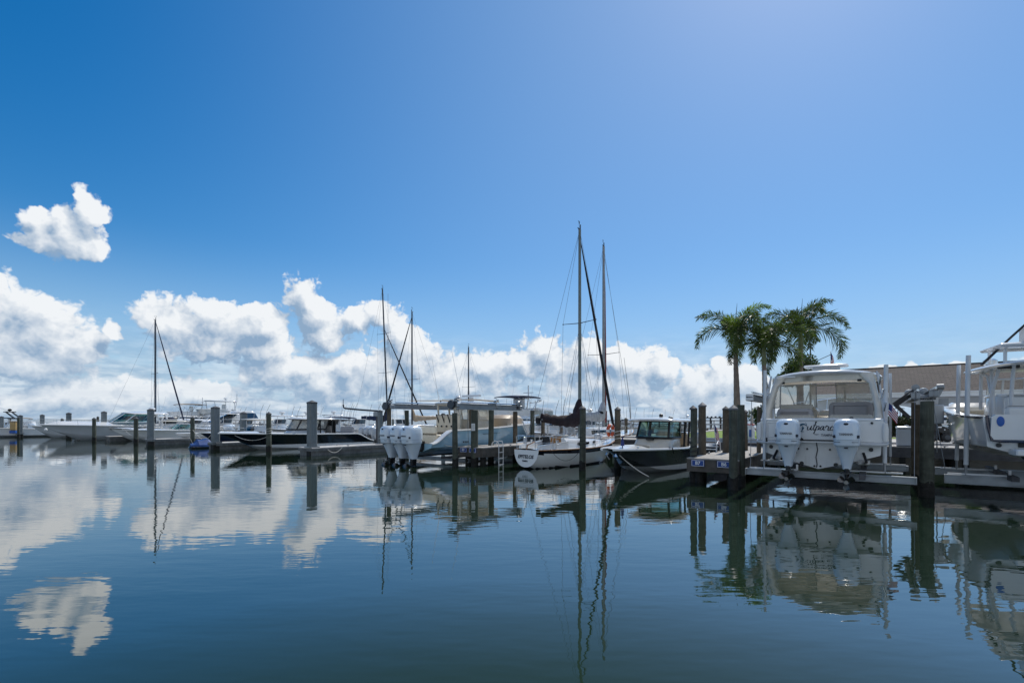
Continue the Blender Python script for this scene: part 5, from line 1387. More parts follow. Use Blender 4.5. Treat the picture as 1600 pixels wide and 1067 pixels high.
for s in (-1, 1):   # cockpit coamings and benches
    m = MB(); m.loft([[(.25, s * (bt(.03) - .15), zst), (.25, s * (bt(.03) - .18), zst + .18), (.25, s * (bt(.03) - .30), zst + .18), (.25, s * (bt(.03) - .32), zst)], [(2.05, s * (bt(.27) - .30), .80), (2.05, s * (bt(.27) - .33), 1.12), (2.05, s * (bt(.27) - .45), 1.12), (2.05, s * (bt(.27) - .47), .80)]], True, True); m.build('coaming', 'gelcoat', T)
    m = MB(); m.lathe([(.07, 0), (.05, .06), (.07, .13), (.06, .15)], 12, (1.3, s * .72, 1.04)); m.build('winch', 'steel', T)
m = MB(); m.box((1.2, 0, .82), (1.5, .5, .02)); m.build('cockpit_sole', 'teak', T, smooth=False)
m = MB(); m.tube([(.10, 0, .80), (.14, 0, 1.0), (.7, .05, 1.12)], [.03, .03, .02], 6); m.build('tiller', 'teak', T)
pr = []
for s in (-1, 1):
    pr += [[(.9, s * .78, .8), (.9, s * .80, 1.38)], [(.06, s * .50, .8), (.02, s * .52, 1.38)]]
pr.append([(.9, .80, 1.38), (.3, .66, 1.38), (.02, .5, 1.38), (-.02, 0, 1.38), (.02, -.5, 1.38), (.3, -.66, 1.38), (.9, -.80, 1.38)]); pr.append([(.9, .80, 1.1), (.02, .5, 1.1)]); pr.append([(.9, -.80, 1.1), (.02, -.5, 1.1)])
frame(T, 'stern_rail', pr, .014, 'steel')
bp_ = []
for s in (-1, 1): bp_ += [[(6.5, s * .42, 1.0), (6.55, s * .44, 1.62)], [(7.2, s * .18, 1.05), (7.3, s * .2, 1.66)], [(6.55, s * .44, 1.62), (7.3, s * .2, 1.66), (7.75, 0, 1.70)], [(6.55, s * .44, 1.32), (7.3, s * .2, 1.36)]]
bp_.append([(7.6, 0, 1.08), (7.75, 0, 1.70)])
frame(T, 'bow_rail', bp_, .014, 'steel')
lifelines(T, bt, zsh, Ls, .13, .84, 4, .58)
rig(T, 4.15, 1.1, 11.35, 7.60, 1.15, .02, .85, bt(.54), 'mast_green', .082, (.555,), .95, 'canvas_black', .062, .965, .86, boom=3.0, bz=2.06, cover='canvas_maroon', sag=.12, jib_z=1)
m = MB(); m.tube([(6.05 + .26 * math.sin(R(a)) , -.60, 1.52 + .27 * math.cos(R(a))) for a in range(-150, 151, 20)], .085, 10); ring_ = m.build('horseshoe_buoy', 'orange', T)
m = MB()
for a in (-90, 0, 90): m.tube([(6.05 + .26 * math.sin(R(a - 12)), -.60, 1.52 + .27 * math.cos(R(a - 12))), (6.05 + .26 * math.sin(R(a + 12)), -.60, 1.52 + .27 * math.cos(R(a + 12)))], .092, 10)
m.build('reflective_band', 'white_paint', ring_)
m = MB(); m.lathe([(.05, 0), (.16, .1), (.16, .2), (.05, .26)], 10, (5.9, .1, 1.12)); m.tube([(6.2, .2, 1.12), (6.35, .1, 1.2), (6.5, .22, 1.12)], .06, 6); m.build('deck_gear', 'gel_grey', T)
m = MB(); m.tube([(.4, .3, .9), (.45, .28, 1.5), (.2, .3, 2.0)], .02, 6); m.bbox((.35, .33, 1.2), (.14, .08, .3), .03); m.build('boarding_ladder', 'gel_grey', T)
m = MB(); m.bbox((1.1, .18, 2.05), (.18, .2, .3), .04); m.build('boom_fitting', 'canvas_black', T)
# ================================================================ THE LEFT ROWS AND THE BACKGROUND
RB = HEAD + 180
# ---- black centre console
p = D(-31.0, .4); T = boat('motorboat', 'long black hulled centre console with white hardtop and bow to the left', 'boat', (-12.3, 40.0, 0), 219)
H = Hull(T, 10.9, 3.0, -.45, .04, 1.0, 1.22, 'hull_black', 'gelcoat', 'gelcoat', 'gelcoat', tb=.76, fl=.5, w=.25, bs=.94, pw=2.5, railm='gelcoat', railr=.05, drop=.55, droplen=.15, rake=.15, chr=.4, paint=.30, pslope=.006)
m = MB(); rs = [sup((5.0, 0, z), hx, hy, 4, 28) for (z, hx, hy) in ((.5, 1.5, .75), (1.15, 1.4, .72), (1.40, 1.1, .68))]; m.loft(rs, True, True); m.build('console', 'gel_grey', T)
screen(T, 4.9, 1.35, .76, 1.36, 2.08, .35, .94, 2.5, 'vinyl_clear', 'black', 4, mull=(.8, -.8, 1.7, -1.7), fw=.05)
ht = hardtop(T, 2.9, 6.1, 2.4, 2.10, 'gelcoat', .11, .06, 3.8)
tubes(T, 'hardtop_leg', [[(x, s * .8, .6), (x + .15, s * .85, 2.12)] for x in (3.2, 4.2) for s in (-1, 1)], .05, 'black')
m = MB(); m.bbox((3.0, 0, 1.5), (.08, 1.6, 1.0), .03); m.build('aft_curtain', 'canvas_black', T)
seat(T, 3.5, 0, .5, 1.6, .6, .7, 'vinyl_dark', 'helm_seat'); seat(T, 1.7, 0, .5, 1.9, .5, .55, 'vinyl_grey', 'aft_seat')
m = MB(); m.bbox((7.4, 0, .92), (1.6, 1.5, .5), .15); m.build('bow_seat', 'gelcoat', T)
for s in (.7, 0, -.7): outboard(T, -.1, s, .74, 'engine_grey')
radar(ht, 4.2, 0, 2.24); antenna(ht, 3.3, .7, 2.2, .9); antenna(ht, 3.3, -.7, 2.2, 1.2); antenna(ht, 5.0, .4, 2.2, .5)
cleats(T, [(8.4, .85, 1.2), (6.5, 1.4, 1.1), (4.0, 1.42, 1.02)])

# ---- dark hulled neighbour, covered blue tender, white bowrider, cruiser, small grey boat
T = boat('motorboat', 'dark navy hulled boat with white foredeck, mostly behind the blue tarp', 'boat', D(-40.0, -1.2), RB)
H = Hull(T, 8.0, 2.6, -.4, .05, .86, 1.05, 'hull_navy', 'bottom', 'gelcoat', 'gelcoat', tb=.55, fl=.4, pw=2.4, railm='gelcoat', railr=.045, chr=.4, paint=.22, pslope=.006)
cabin(T, 'console', 2.6, 4.6, 1.5, 1.2, .4, 1.5, .5, .1, 'gelcoat', 4, [(-60, 60, .6, .95)], 'glass_dark')
hardtop(T, 2.2, 4.6, 2.2, 2.05, 'gel_cream', .09, .05); tubes(T, 'hardtop_leg', [[(x, s * .7, .5), (x, s * .75, 2.06)] for x in (2.5, 4.0) for s in (-1, 1)], .04, 'alum_white')
outboard(T, -.2, .0, .75, 'engine_white'); bow_rail(T, H, .5, .95, .4)
t = thing('tarped_tender', 'small tender under a crumpled blue tarp between the concrete pilings', 'tender', at(319, 35.5, 0), yaw(RB), 'moored powerboats')
m = MB(); rs = []
for i in range(9):
    f = i / 8; x = lerp(-.9, .9, f); w_ = .52 * math.sin(PI * (f * .86 + .1)) ** .6; h = .32 + .36 * math.sin(PI * f) + .08 * math.sin(i * 2.4)
    rs.append([(x, -w_, .02), (x, -w_ * .9, .22), (x, -w_ * .35, h), (x, w_ * .25, h * .9), (x, w_ * .9, .25), (x, w_, .02)])
m.loft(rs, True, True); m.build('tarp', 'blue_tarp', t, ang=20)
m = MB(); m.loft([sup((0, 0, z), hx, hy, 2.4, 24) for (z, hx, hy) in ((-.15, .6, .3), (.0, .98, .54), (.08, 1.0, .56), (.14, .96, .52))], True, True); m.build('hull', 'hull_black', t)
m = MB(); m.tube([(.8, .2, .3), (1.0, .3, .7), (1.1, .25, .95)], .012, 5); m.build('tie_cord', 'rope', t)

T = boat('motorboat', 'white bowrider with green tinted windshield behind the thin dark piling', 'boat', D(-51.6, -2.8), RB)
H = Hull(T, 8.4, 2.6, -.45, .20, .98, 1.18, 'gelcoat', 'bottom', 'gelcoat', 'gelcoat', tb=.50, fl=.45, pw=2.4, rake=.14, railm='gelcoat', railr=.04)
screen(T, 3.7, 1.0, .98, 1.1, 1.62, .55, .86, 2.0, 'glass_green', 'gel_grey', 3, mull=(.5, -.5))
seat(T, 2.6, .5, .5, .6, .5, .6, 'gelcoat'); seat(T, 2.6, -.5, .5, .6, .5, .6, 'gelcoat'); seat(T, .8, 0, .5, 1.8, .5, .5, 'gelcoat', 'aft_seat'); bow_rail(T, H, .5, .95, .35); outboard(T, -.2, 0, .8, 'engine_white')
m = MB(); m.tube([(1.9, s * 1.1, 1.0) for s in (1,)] + [(1.6, .9, 1.75), (1.6, -.9, 1.75), (1.9, -1.1, 1.0)], .05, 8); m.build('arch', 'gel_grey', T)
t = thing('tender', 'small white dinghy lying on the floating dock under the dark piling', 'dinghy', D(-44.9, -7.5, .47), yaw(RB), 'moored powerboats')
m = MB(); m.loft([sup((0, 0, z), hx, hy, 2.6, 24) for (z, hx, hy) in ((.02, 1.1, .35), (.2, 1.5, .52), (.42, 1.7, .60), (.45, 1.66, .57))], True, False); m.loft([sup((0, 0, z), hx, hy, 2.6, 24) for (z, hx, hy) in ((.45, 1.66, .57), (.43, 1.5, .48), (.2, 1.3, .40))], False, True); m.build('hull', 'gelcoat', t)
m = MB(); m.box((-.3, 0, .32), (.25, .9, .03)); m.box((.6, 0, .32), (.25, .8, .03)); m.build('thwart', 'teak', t, smooth=False)

T = boat('motorboat', 'long white express cruiser with green windshield and dark blue side stripe', 'boat', D(-60.2, -2.8), RB)
H = Hull(T, 12.6, 3.7, -.5, .28, 1.35, 1.62, 'gel_grey', 'bottom', 'gelcoat', 'gelcoat', tb=.30, fl=.7, pw=2.5, rake=.13, railm='gelcoat', railr=.05, crown=.35)
m = MB()
for s in (-1, 1): m.loft([[(x, s * (H.bt(x / 12.6) + .03), H.sheer(x / 12.6)[2] - dz) for x in [1 + .6 * i for i in range(12)]] for dz in (.18, .42)], closed=False)
m.build('side_stripe', 'hull_navy', T)
screen(T, 5.5, 1.9, 1.45, 1.80, 2.75, .95, .84, 2.2, 'glass_green', 'gelcoat', 3, mull=(.45, -.45, 1.3, -1.3), fw=.05)
ht = hardtop(T, 2.3, 6.2, 3.0, 2.72, 'gelcoat', .13, .16, 3.4); radar(ht, 3.6, 0, 2.95)
tubes(T, 'hardtop_leg', [[(x, s * 1.3, 1.3), (x + .5, s * 1.25, 2.75)] for x in (2.3, 3.1) for s in (-1, 1)], .09, 'gelcoat')
m = MB(); m.bbox((2.0, 0, 1.9), (.4, 2.2, .9), .1); m.build('aft_seat', 'canvas_navy', T); bow_rail(T, H, .45, .96, .5)
seat(T, 3.2, .6, 1.0, .7, .6, .8, 'gelcoat', 'helm_seat'); antenna(ht, 3.0, 1.0, 2.8, 1.8, (-.4, 0))

T = boat('motorboat', 'small blue grey hulled boat, bow to the left beside the long cruiser', 'boat', D(-70.8, -7.0), RB)
H = Hull(T, 7.4, 2.4, -.35, .15, 1.15, 1.42, 'gel_grey', 'bottom', 'gelcoat', 'gelcoat', tb=.45, fl=.5, pw=2.3, rake=.10, railm='gelcoat', railr=.04)
cabin(T, 'console', 1.8, 3.4, 1.3, 1.0, .5, 1.75, .5, .1, 'gel_grey', 4, [(-70, 70, .55, .92)], 'glass_dark')
seat(T, 1.2, 0, .5, 1.4, .5, .7, 'canvas_black', 'helm_seat'); outboard(T, -.2, 0, .9, 'engine_black'); bow_rail(T, H, .5, .95, .35)
m = MB(); m.sphere((6.35, 1.05, .95), .16, 10, (1, .7, 1.2)); m.build('fender', 'gelcoat', T)

T = boat('motorboat', 'fishing boat with small black tuna tower at far left', 'boat', (-57.3, 60.5, 0), RB)
H = Hull(T, 8.0, 2.6, -.35, .2, .95, 1.3, 'gelcoat', 'bottom', 'gelcoat', 'gelcoat', tb=.6, fl=.5, railm='gelcoat')
ht = hardtop(T, 2.8, 4.1, 1.3, 2.15, 'canvas_black', .08, .05)
tw = [[(x, s * .55, 1.0), (x, s * .5, 2.17)] for x in (3.0, 3.9) for s in (-1, 1)] + [[(3.0, s * .5, 2.2), (3.7, s * .4, 2.95)] for s in (-1, 1)] + [[(3.5, s * .5, 2.2), (4.2, s * .4, 2.95)] for s in (-1, 1)]
frame(T, 'tower_pipe', tw, .04, 'black'); m = MB(); m.bbox((3.9, 0, 2.98), (1.0, 1.0, .09), .03); m.bbox((3.9, 0, 3.2), (.35, .35, .3), .1); m.build('tower_platform', 'canvas_black', T)
cabin(T, 'console', 2.9, 4.2, 1.1, 1.0, .5, 1.7, .3, .1, 'gelcoat'); outboard(T, -.2, 0, .8, 'engine_black'); antenna(T, 3.9, .4, 3.0, .7, (1.6, 1.2), 'black')
t = thing('dock_locker', 'yellow and blue upright locker on the dock at far left', 'locker', at(22.5, 56.5, .45))
m = MB(); m.bbox((0, 0, .85), (.66, .5, 1.0), .05); m.build('cabinet', 'yellow', t); m = MB(); m.bbox((0, 0, .17), (.7, .54, .34), .04); m.build('base', 'blue_plastic', t); m = MB(); m.bbox((0, 0, 1.40), (.74, .58, .08), .03); m.build('lid', 'canvas_tan', t)
for (px, Y, L_, lab, bc, extra) in ((40, 70, 7, 'far white boat with black bimini between the pilings at left', 'canvas_black', 1), (58, 76, 7, 'far white boat with beige cover just above the small grey bow', 'canvas_tan', 1), (78, 84, 8, 'far low white boat at the edge of the open bay', None, 0), (8, 72, 7, 'far pale boat at the left edge behind the first piling', None, 0)):
    T = boat('motorboat', lab, 'boat', at(px, Y), RB if extra else 250)
    H = Hull(T, L_, 2.4, -.3, .2, .9, 1.25, 'gelcoat', 'bottom', 'gelcoat', 'gel_grey', tb=.5, fl=.4)
    cabin(T, 'cabin', 2.0, 4.0, 1.6, 1.2, .9, 1.7, .5, .1, 'gelcoat', 4, [(-70, 70, .35, .9)])
    if bc: bimini(T, .6, 2.9, 2.0, 2.35, bc, 1.0)
    outboard(T, -.2, 0, .8, 'engine_white')

# ---- sailboats of the left rows
def yacht(label, pos, phi, L, B, x, H_, z=.0, bm='mast_dark', cover='canvas_tan', jib='canvas_navy', r=.09, boom=3.4, bx_=None, frac=.97, spread=(.5,), sail=True, hullm='gelcoat', fb=1.15, rake=0):
    T = boat('sailboat', label, 'sailboat', pos, phi, group='moored sailboats')
    bt_, zs_ = sail_hull(T, L, B, -.45, fb * .9, fb * .85, fb * 1.15, .62, hullm)
    cabin(T, 'cabin_trunk', L * .28, L * .70, B * .55, B * .42, fb * .85, fb * .85 + .55, .5, .1, 'gelcoat', 4, [(25, 155, .3, .75), (-155, -25, .3, .75)])
    rig(T, x, fb, H_, L - .1 if bx_ is None else bx_, fb * 1.15, .1, fb, bt_(.5), bm, r, spread, B * .36, jib, .07, frac, fb * .9, boom if sail else None, fb + 1.0, 'mast_alum', cover, .02, rake)
    lifelines(T, bt_, zs_, L, .05, .9, 5, .6)
    for s in (1,): frame(T, 'stern_rail', [[(.6, B * .34, fb), (.6, B * .34, fb + .6), (0, B * .28, fb + .6), (0, -B * .28, fb + .6), (.6, -B * .34, fb + .6), (.6, -B * .34, fb)]], .02, 'steel', 6)
    return T
yacht('sailboat with navy furled jib and leaning mast, behind the white bowrider at left', (-40.6 - 2.76, 55 - 3.68, 0), HEAD, 8.6, 2.7, 4.6, 13.4, cover='canvas_navy', sail=True, hullm='hull_navy', bx_=7.6, frac=.985)
yacht('sailboat with the tall slightly leaning mast left of the lift beam', (-13.6 - 2.76, 53 - 3.68, 0), HEAD, 10.5, 3.1, 4.6, 16.2, cover='canvas_navy', frac=.72, spread=(.40, .68), rake=.75, jib='canvas_black')
yacht('sailboat with upright dark mast and tan sail cover above the triple outboards', (-10.35 + 3.36, 50 + 4.48, 0), RB, 9.6, 3.0, 5.6, 13.2, cover='canvas_tan', frac=.96, spread=(.42,), jib='canvas_black')
yacht('distant sailboat with short dark mast behind the cream hardtop', (-5.4 + 3, 60 + 4, 0), RB, 9, 2.9, 5.0, 11.0, cover='canvas_navy', jib=None)
T2 = yacht('sailboat with grey mast and red furled headsail, behind the maroon covered boat', (2.6, 27.3, 0), HEAD, 10.6, 3.1, 5.75, 13.5, bm='mast_alum', cover='canvas_grey', jib=None, r=.10, spread=(.42,), boom=4.4, fb=1.2)
m = MB(); m.tube([(5.98, 0, 1.9), (5.97, 0, 6), (5.90, 0, 10.5), (5.84, 0, 12.9)], [.08, .085, .06, .02], 8); m.build('furled_headsail', 'canvas_red', T2)
m = MB(); m.tube([(10.2, 0, 1.4), (10.15, 0, 1.9), (10.05, 0, 3.2), (9.0, 0, 6.5)], [.10, .06, .03, .012], 8); m.build('furled_staysail', 'canvas_grey', T2)
m = MB(); m.sphere((5.3, 0, 2.5), .26, 12, (1.2, .8, .6)); m.build('sail_bag', 'canvas_black', T2)

# ---- motor yachts behind
def flybridge(label, pos, phi, L=12.0, B=3.9, top='hard', bim='canvas_navy', kz=1.0):
    T = boat('motor_yacht', label, 'yacht', pos, phi)
    Z = lambda q: q * kz
    H = Hull(T, L, B, -.5, .3, Z(1.45), Z(2.1), 'gelcoat', 'bottom', 'gelcoat', 'gelcoat', tb=.26, fl=.9, pw=2.5, rake=.1, crown=.15, railm='gel_grey')
    cb = cabin(T, 'deckhouse', L * .24, L * .66, B * .78, B * .66, Z(1.5), Z(3.0), 1.5, .0, 'gelcoat', 5, [(-62, -8, .35, .85), (8, 62, .35, .85), (70, 150, .35, .82), (-150, -70, .35, .82)])
    cabin(T, 'flybridge_coaming', L * .22, L * .58, B * .70, B * .74, Z(3.05), Z(3.75), -.3, -.1, 'gelcoat', 5)
    seat(T, L * .34, 0, Z(3.3), 1.2, .6, .8, 'gelcoat', 'helm_seat')
    if top == 'hard': ht = hardtop(T, L * .20, L * .52, B * .72, 5.05, 'gelcoat', .14, .08); tubes(T, 'hardtop_leg', [[(x, s * B * .32, 3.6), (x + .2, s * B * .32, 5.06)] for x in (L * .24, L * .46) for s in (-1, 1)], .05, 'alum_white'); radar(ht, L * .30, 0, 5.25)
    else: bimini(T, L * .16, L * .50, B * .74, Z(5.2), bim, Z(3.6))
    m = MB(); m.tube([(L * .2, 0, Z(3.4)), (L * .17, 0, Z(5.0)), (L * .17, 0, Z(6.4))], .05, 8); m.tube([(L * .17, -.5, Z(5.6)), (L * .17, .5, Z(5.6))], .03, 6); m.lathe([(.28, 0), (.30, .12), (.1, .2)], 12, (L * .17 + .30, 0, Z(4.9))); m.build('radar_mast', 'alum_white', T)
    antenna(T, L * .3, 1.0, Z(3.6), Z(3.6), (-.6, 0)); antenna(T, L * .3, -1.0, Z(3.6), Z(3.2), (-.6, 0))
    bow_rail(T, H, .4, .96, .6)
    m = MB(); m.box((-.4, 0, .35), (.8, B * .8, .08)); m.build('swim_platform', 'gelcoat', T, smooth=False)
    return T
flybridge('white flybridge yacht with navy bimini behind the light blue boat', at(842, 42.5), RB, 9.5, 3.3, 'bimini', kz=.78)
flybridge('tall white flybridge yacht with cream hardtop behind the concrete piling at left', at(392, 84), RB - 4, 14, 4.4)
flybridge('white flybridge yacht with bare radar mast left of the sailboat forestay foot', at(336, 80), RB, 11, 3.8, 'bimini', 'canvas_tan', kz=.88)
T = boat('motor_yacht', 'white express yacht with slanted blue window behind the black boat', 'yacht', at(440, 66), RB + 6)
H = Hull(T, 13, 4.0, -.5, .3, 1.5, 2.0, 'gelcoat', 'bottom', 'gelcoat', 'gelcoat', tb=.25, fl=.8, crown=.3)
cabin(T, 'deckhouse', 2.8, 9.2, 3.2, 2.2, 1.6, 3.15, 3.2, .9, 'gelcoat', 4, [(-80, -6, .3, .88), (6, 80, .3, .88), (90, 150, .35, .85), (-150, -90, .35, .85)], 'glass_blue'); bow_rail(T, H, .45, .95, .6)
# pilothouse boat and others seen around the sailboats
T = boat('motorboat', 'boat with small windowed pilothouse and searchlights above the maroon sail cover', 'boat', at(876, 45), RB)
H = Hull(T, 9, 3.0, -.4, .3, 1.2, 1.7, 'gelcoat', 'bottom', 'gelcoat', 'gelcoat', tb=.4, fl=.7)
cabin(T, 'pilothouse', 2.6, 5.6, 2.4, 2.1, 1.3, 3.05, .5, .1, 'gelcoat', 5, [(-75, -4, .55, .9), (4, 75, .55, .9), (84, 150, .55, .9), (-150, -84, .55, .9)], 'glass_clear')
m = MB(); m.tube([(4.2, 0, 3.05), (4.2, 0, 3.7)], .04, 6); m.tube([(4.2, -.5, 3.5), (4.2, .5, 3.62)], .03, 6); m.lathe([(.03, 0), (.13, .05), (.13, .16)], 10, (4.2, .5, 3.6)); m.lathe([(.03, 0), (.10, .05), (.10, .14)], 10, (4.2, -.5, 3.45)); m.build('searchlight_mast', 'gel_grey', T)
bow_rail(T, H, .4, .95, .55)
def small_cc(label, pos, phi, L=7.5, top='hard', hullm='gelcoat', topm='gelcoat', zt=2.35, eng='engine_white', ne=1, rd=True):
    T = boat('motorboat', label, 'boat', pos, phi)
    H = Hull(T, L, 2.5, -.35, .22, .92, 1.3, hullm, 'bottom', 'gelcoat', 'gelcoat', tb=.75, fl=.45, pw=2.4)
    cabin(T, 'console', 2.4, 3.9, 1.2, 1.0, .45, 1.65, .35, .05, 'gelcoat', 4)
    screen(T, 3.1, .62, .55, 1.62, 2.1, .15, .92, 2.1, 'glass_dark', 'alum_white')
    if top == 'hard': ht = hardtop(T, 1.7, 4.1, 2.0, zt, topm, .09, .05); tubes(T, 'top_pipe', [[(x, s * .6, .5), (x, s * .7, zt + .02)] for x in (2.2, 3.7) for s in (-1, 1)], .03, 'alum_white', 6)
    elif top: bimini(T, 1.2, 4.0, 2.1, zt + .1, top, .95)
    seat(T, 1.7, 0, .45, 1.0, .5, .7, 'gelcoat', 'leaning_post')
    for i in range(ne): outboard(T, -.2, (i - (ne - 1) / 2) * .65, .8, eng)
    bow_rail(T, H, .55, .95, .32); antenna(T, 2.6, .5, 1.6, 2.3, (-.25, .1)); tubes(T, 'fishing_rod', [[(1.5, s_ * .5, 1.5), (1.3, s_ * .62, 2.9), (1.0, s_ * .7, 3.6)] for s_ in (-1, 1)], .014, 'black', 5)
    if rd and top == 'hard': radar(ht, 2.8, 0, zt + .1); antenna(ht, 2.0, .6, zt, 1.3, (-.2, 0)); antenna(ht, 2.0, -.6, zt, 1.5, (-.2, 0))
    return T
small_cc('white centre console with white hardtop between the two concrete pilings behind the black boat', at(394, 62), RB, 8, zt=2.75)
small_cc('centre console with beige hardtop directly behind the black boat bow', at(432, 50), RB, 8, topm='gel_cream', zt=2.0, rd=False)
small_cc('white centre console with radar dome behind the black boat hardtop', at(478, 56), RB, 8, zt=2.45)
small_cc('white centre console with antennas half hidden by the tallest concrete piling', at(512, 60), RB, 8, zt=2.5)
T = small_cc('white boat with long navy bimini and outboards raised, right of the black boat stern', at(572, 45.5), RB + 18, 8.2, 'canvas_navy', zt=2.25, ne=2, eng='engine_grey')
small_cc('white boat with open cockpit, low behind the floating dock near the lift', at(588, 44), HEAD, 6.5, None)
small_cc('white centre console behind the bowrider windshield at left', at(300, 60), RB, 8, zt=2.3, topm='gel_cream')
small_cc('white boat with dark blue striped side behind the concrete piling at left', at(352, 56), RB, 8, zt=2.0, hullm='gelcoat', rd=False)
small_cc('white centre console with open top under the maroon sail cover', at(872, 38.5), RB, 7.5, None)
small_cc('white walkaround boat under the sail cover near the thick mast', at(905, 37), RB, 7.5, 'canvas_grey', zt=2.0)
small_cc('white centre console with tan top between the masts', at(944, 44), RB, 8, zt=2.5, topm='gel_cream')
small_cc('small white boat by the red far boat beyond the boardwalk', at(1050, 74), RB, 7, None)
small_cc('far boat with red cover beyond the boardwalk', at(1018, 70), RB, 7, 'canvas_red', hullm='gelcoat', zt=1.9)
small_cc('far white boat with grey cover beyond the boardwalk', at(992, 64), RB, 7, 'canvas_grey', zt=1.8)
small_cc('far white boat seen through the slate boat windshield', at(1082, 80), RB, 7, 'hard', zt=2.3)

small_cc('white centre console with wide hardtop and radar between the piling and davit', at(552, 62), RB, 8.5, zt=2.6)
small_cc('white boat with black bimini behind the black boat outboards', at(560, 52), RB, 8, 'canvas_black', zt=2.0)
small_cc('white bay boat under the davit arm, low sided with grey outboard', at(600, 50), RB, 7, None, eng='engine_grey')
small_cc('white centre console behind the tarped tender, hardtop on thin pipes', at(372, 66), RB, 8, zt=2.5)
small_cc('distant white centre console left of the flybridge yachts', at(262, 78), RB, 8, zt=2.7)
small_cc('white boat with cream hardtop behind the sailboat forestay foot', at(318, 52), RB, 8, zt=1.9, topm='gel_cream', rd=False)
# ---- davit crane, far boardwalk, pavilion, flagpole
t = thing('davit_crane', 'grey davit arm reaching over the dock from the concrete piling', 'crane', at(590, 33.5, .5))
m = MB(); m.tube([(0, 0, 0), (0, 0, 2.0)], .11, 10); m.build('post', 'fascia_grey', t); m = MB(); m.bbox((-.02, 0, 1.95), (.5, .3, .34), .04); m.build('winch', 'alum', t)
m = MB(); m.tube([(0, 0, 2.18), (-1.2, 0, 2.26), (-2.25, 0, 2.36), (-2.36, 0, 2.44), (-2.38, 0, 2.62)], .06, 8); m.tube([(-2.38, 0, 2.6), (-2.38, 0, 3.0)], .02, 6); m.build('arm', 'mast_dark', t)
t = thing('boardwalk', 'distant timber boardwalk with thin railings behind the slate boat', 'boardwalk', at(1040, 57, 0), R(-14))
m = MB(); m.box((0, 0, 1.05), (34, 1.8, .14)); m.build('deck', 'deck_wood', t, smooth=False)
m = MB()
for z in (1.5, 1.95): m.box((0, -.85, z), (34, .06, .08)); m.box((0, .85, z), (34, .06, .08))
for i in range(24): m.box((-17 + i * 1.48, -.85, 1.52), (.08, .09, .95)); m.box((-17 + i * 1.48, .85, 1.52), (.08, .09, .95))
m.build('railing', 'fascia_grey', t, smooth=False)
for i in range(12):
    for y in (-.6, .6): m = MB(); m.lathe([(.14, -1), (.14, 1.0)], 8, (-16.5 + i * 3, y, 0)); m.build('support_post', 'pile_brown', t)
t = thing('pavilion', 'far grey open pavilion with flat slatted roof beyond the lawn', 'pavilion', at(1118, 52, 1.0), R(-20))
for x in (-1.4, -.5, .5, 1.4):
    for y in (-.9, .9): m = MB(); m.box((x, y, .62), (.10, .10, 1.24)); m.build('post', 'fascia_grey', t, smooth=False)
m = MB()
for i in range(9): m.box((-1.6 + .4 * i, 0, 1.36), (.09, 2.3, .14))
for y in (-.95, .95): m.box((0, y, 1.26), (3.4, .1, .1))
m.build('roof', 'fascia_grey', t, smooth=False)
m = MB()
for i in range(8): m.box((-1.35 + .39 * i, -.92, .3), (.05, .05, .55))
m.box((0, -.92, .6), (2.9, .07, .07)); m.build('railing', 'gel_grey', t, smooth=False)
m = MB(); m.bar((-2.4, -.5, 0), (-1.5, -.5, 1.2), .8, .1); m.build('stair', 'deck_wood', t, smooth=False)
slab('ground', [[at(1108, 47), at(1180, 44), at(1200, 60), at(1112, 60)]], -1, .98, 'paving')
t = thing('flagpole', 'tall dark flagpole with yardarm and flag behind the right palm', 'flagpole', at(1266, 44, GZ))
m = MB(); m.tube([(0, 0, 0), (0, 0, 8.6)], [.07, .05], 8); m.tube([(-.2, 0, 6.0), (1.0, 0, 6.6), (1.9, 0, 7.0)], .03, 6); m.tube([(-1.2, 0, 6.9), (0, 0, 6.15)], .03, 6); m.build('pole', 'mast_dark', t)
flag(t, 'flag', (1.85, 0, 5.6), 1.7, .7, 1.2, V(0, 0, 1), Vector((.4, -.1, -.9)).normalized())
# ---- things on land
t = thing('dock_box', 'white dock box with ribbed front left of the thick green piling', 'dock box', D(6.0, .75, GZ), math.atan2(-.6, .8))
t.location = at(1415, 19.9, GZ)
m = MB(); m.bbox((0, 0, .36), (.62, .55, .70), .03); b_ = m.build('body', 'gel_grey', t); m = MB()
for i in range(6): m.box((-.25 + i * .1, -.28, .34), (.03, .02, .6))
m.build('rib', 'gel_grey', b_, smooth=False); m = MB(); m.bbox((0, 0, .76), (.66, .60, .10), .03); m.tube([(-.05, -.2, .84), (.02, -.2, .86), (.09, -.2, .84)], .02, 6); m.build('lid', 'gelcoat', t)
t = thing('pump_station', 'white dockside pump station with blue door and red cap', 'pump station', at(1173, 27, GZ), R(-20)); t.scale = (.55, .55, .62)
m = MB(); m.loft([sup((0, 0, z), hx, hy, 4, 24) for (z, hx, hy) in ((0, .36, .3), (.9, .36, .3), (1.15, .3, .26), (1.2, .2, .2))], True, True); m.build('housing', 'gelcoat', t)
m = MB(); m.bbox((-.06, -.30, .52), (.24, .03, .66), .01); m.build('door', 'blue_plastic', t); m = MB(); m.bbox((0, 0, 1.30), (.7, .6, .12), .04); m.build('cap', 'red', t)
m = MB(); m.tube([(.1, 0, 1.3), (.1, 0, 2.1)], .13, 8); m.build('chimney', 'stucco', t)
t = thing('power_cart', 'black motor cart with tilted body and chunky wheels on the paving', 'cart', at(1467, 23.6, GZ), R(-25))
m = MB(); m.bar((-.45, 0, .85), (.52, 0, .38), .62, .30); m.bbox((-.35, 0, 1.0), (.45, .5, .2), .06); m.bbox((-.3, 0, .5), (.6, .4, .45), .05); m.build('body', 'moto', t)
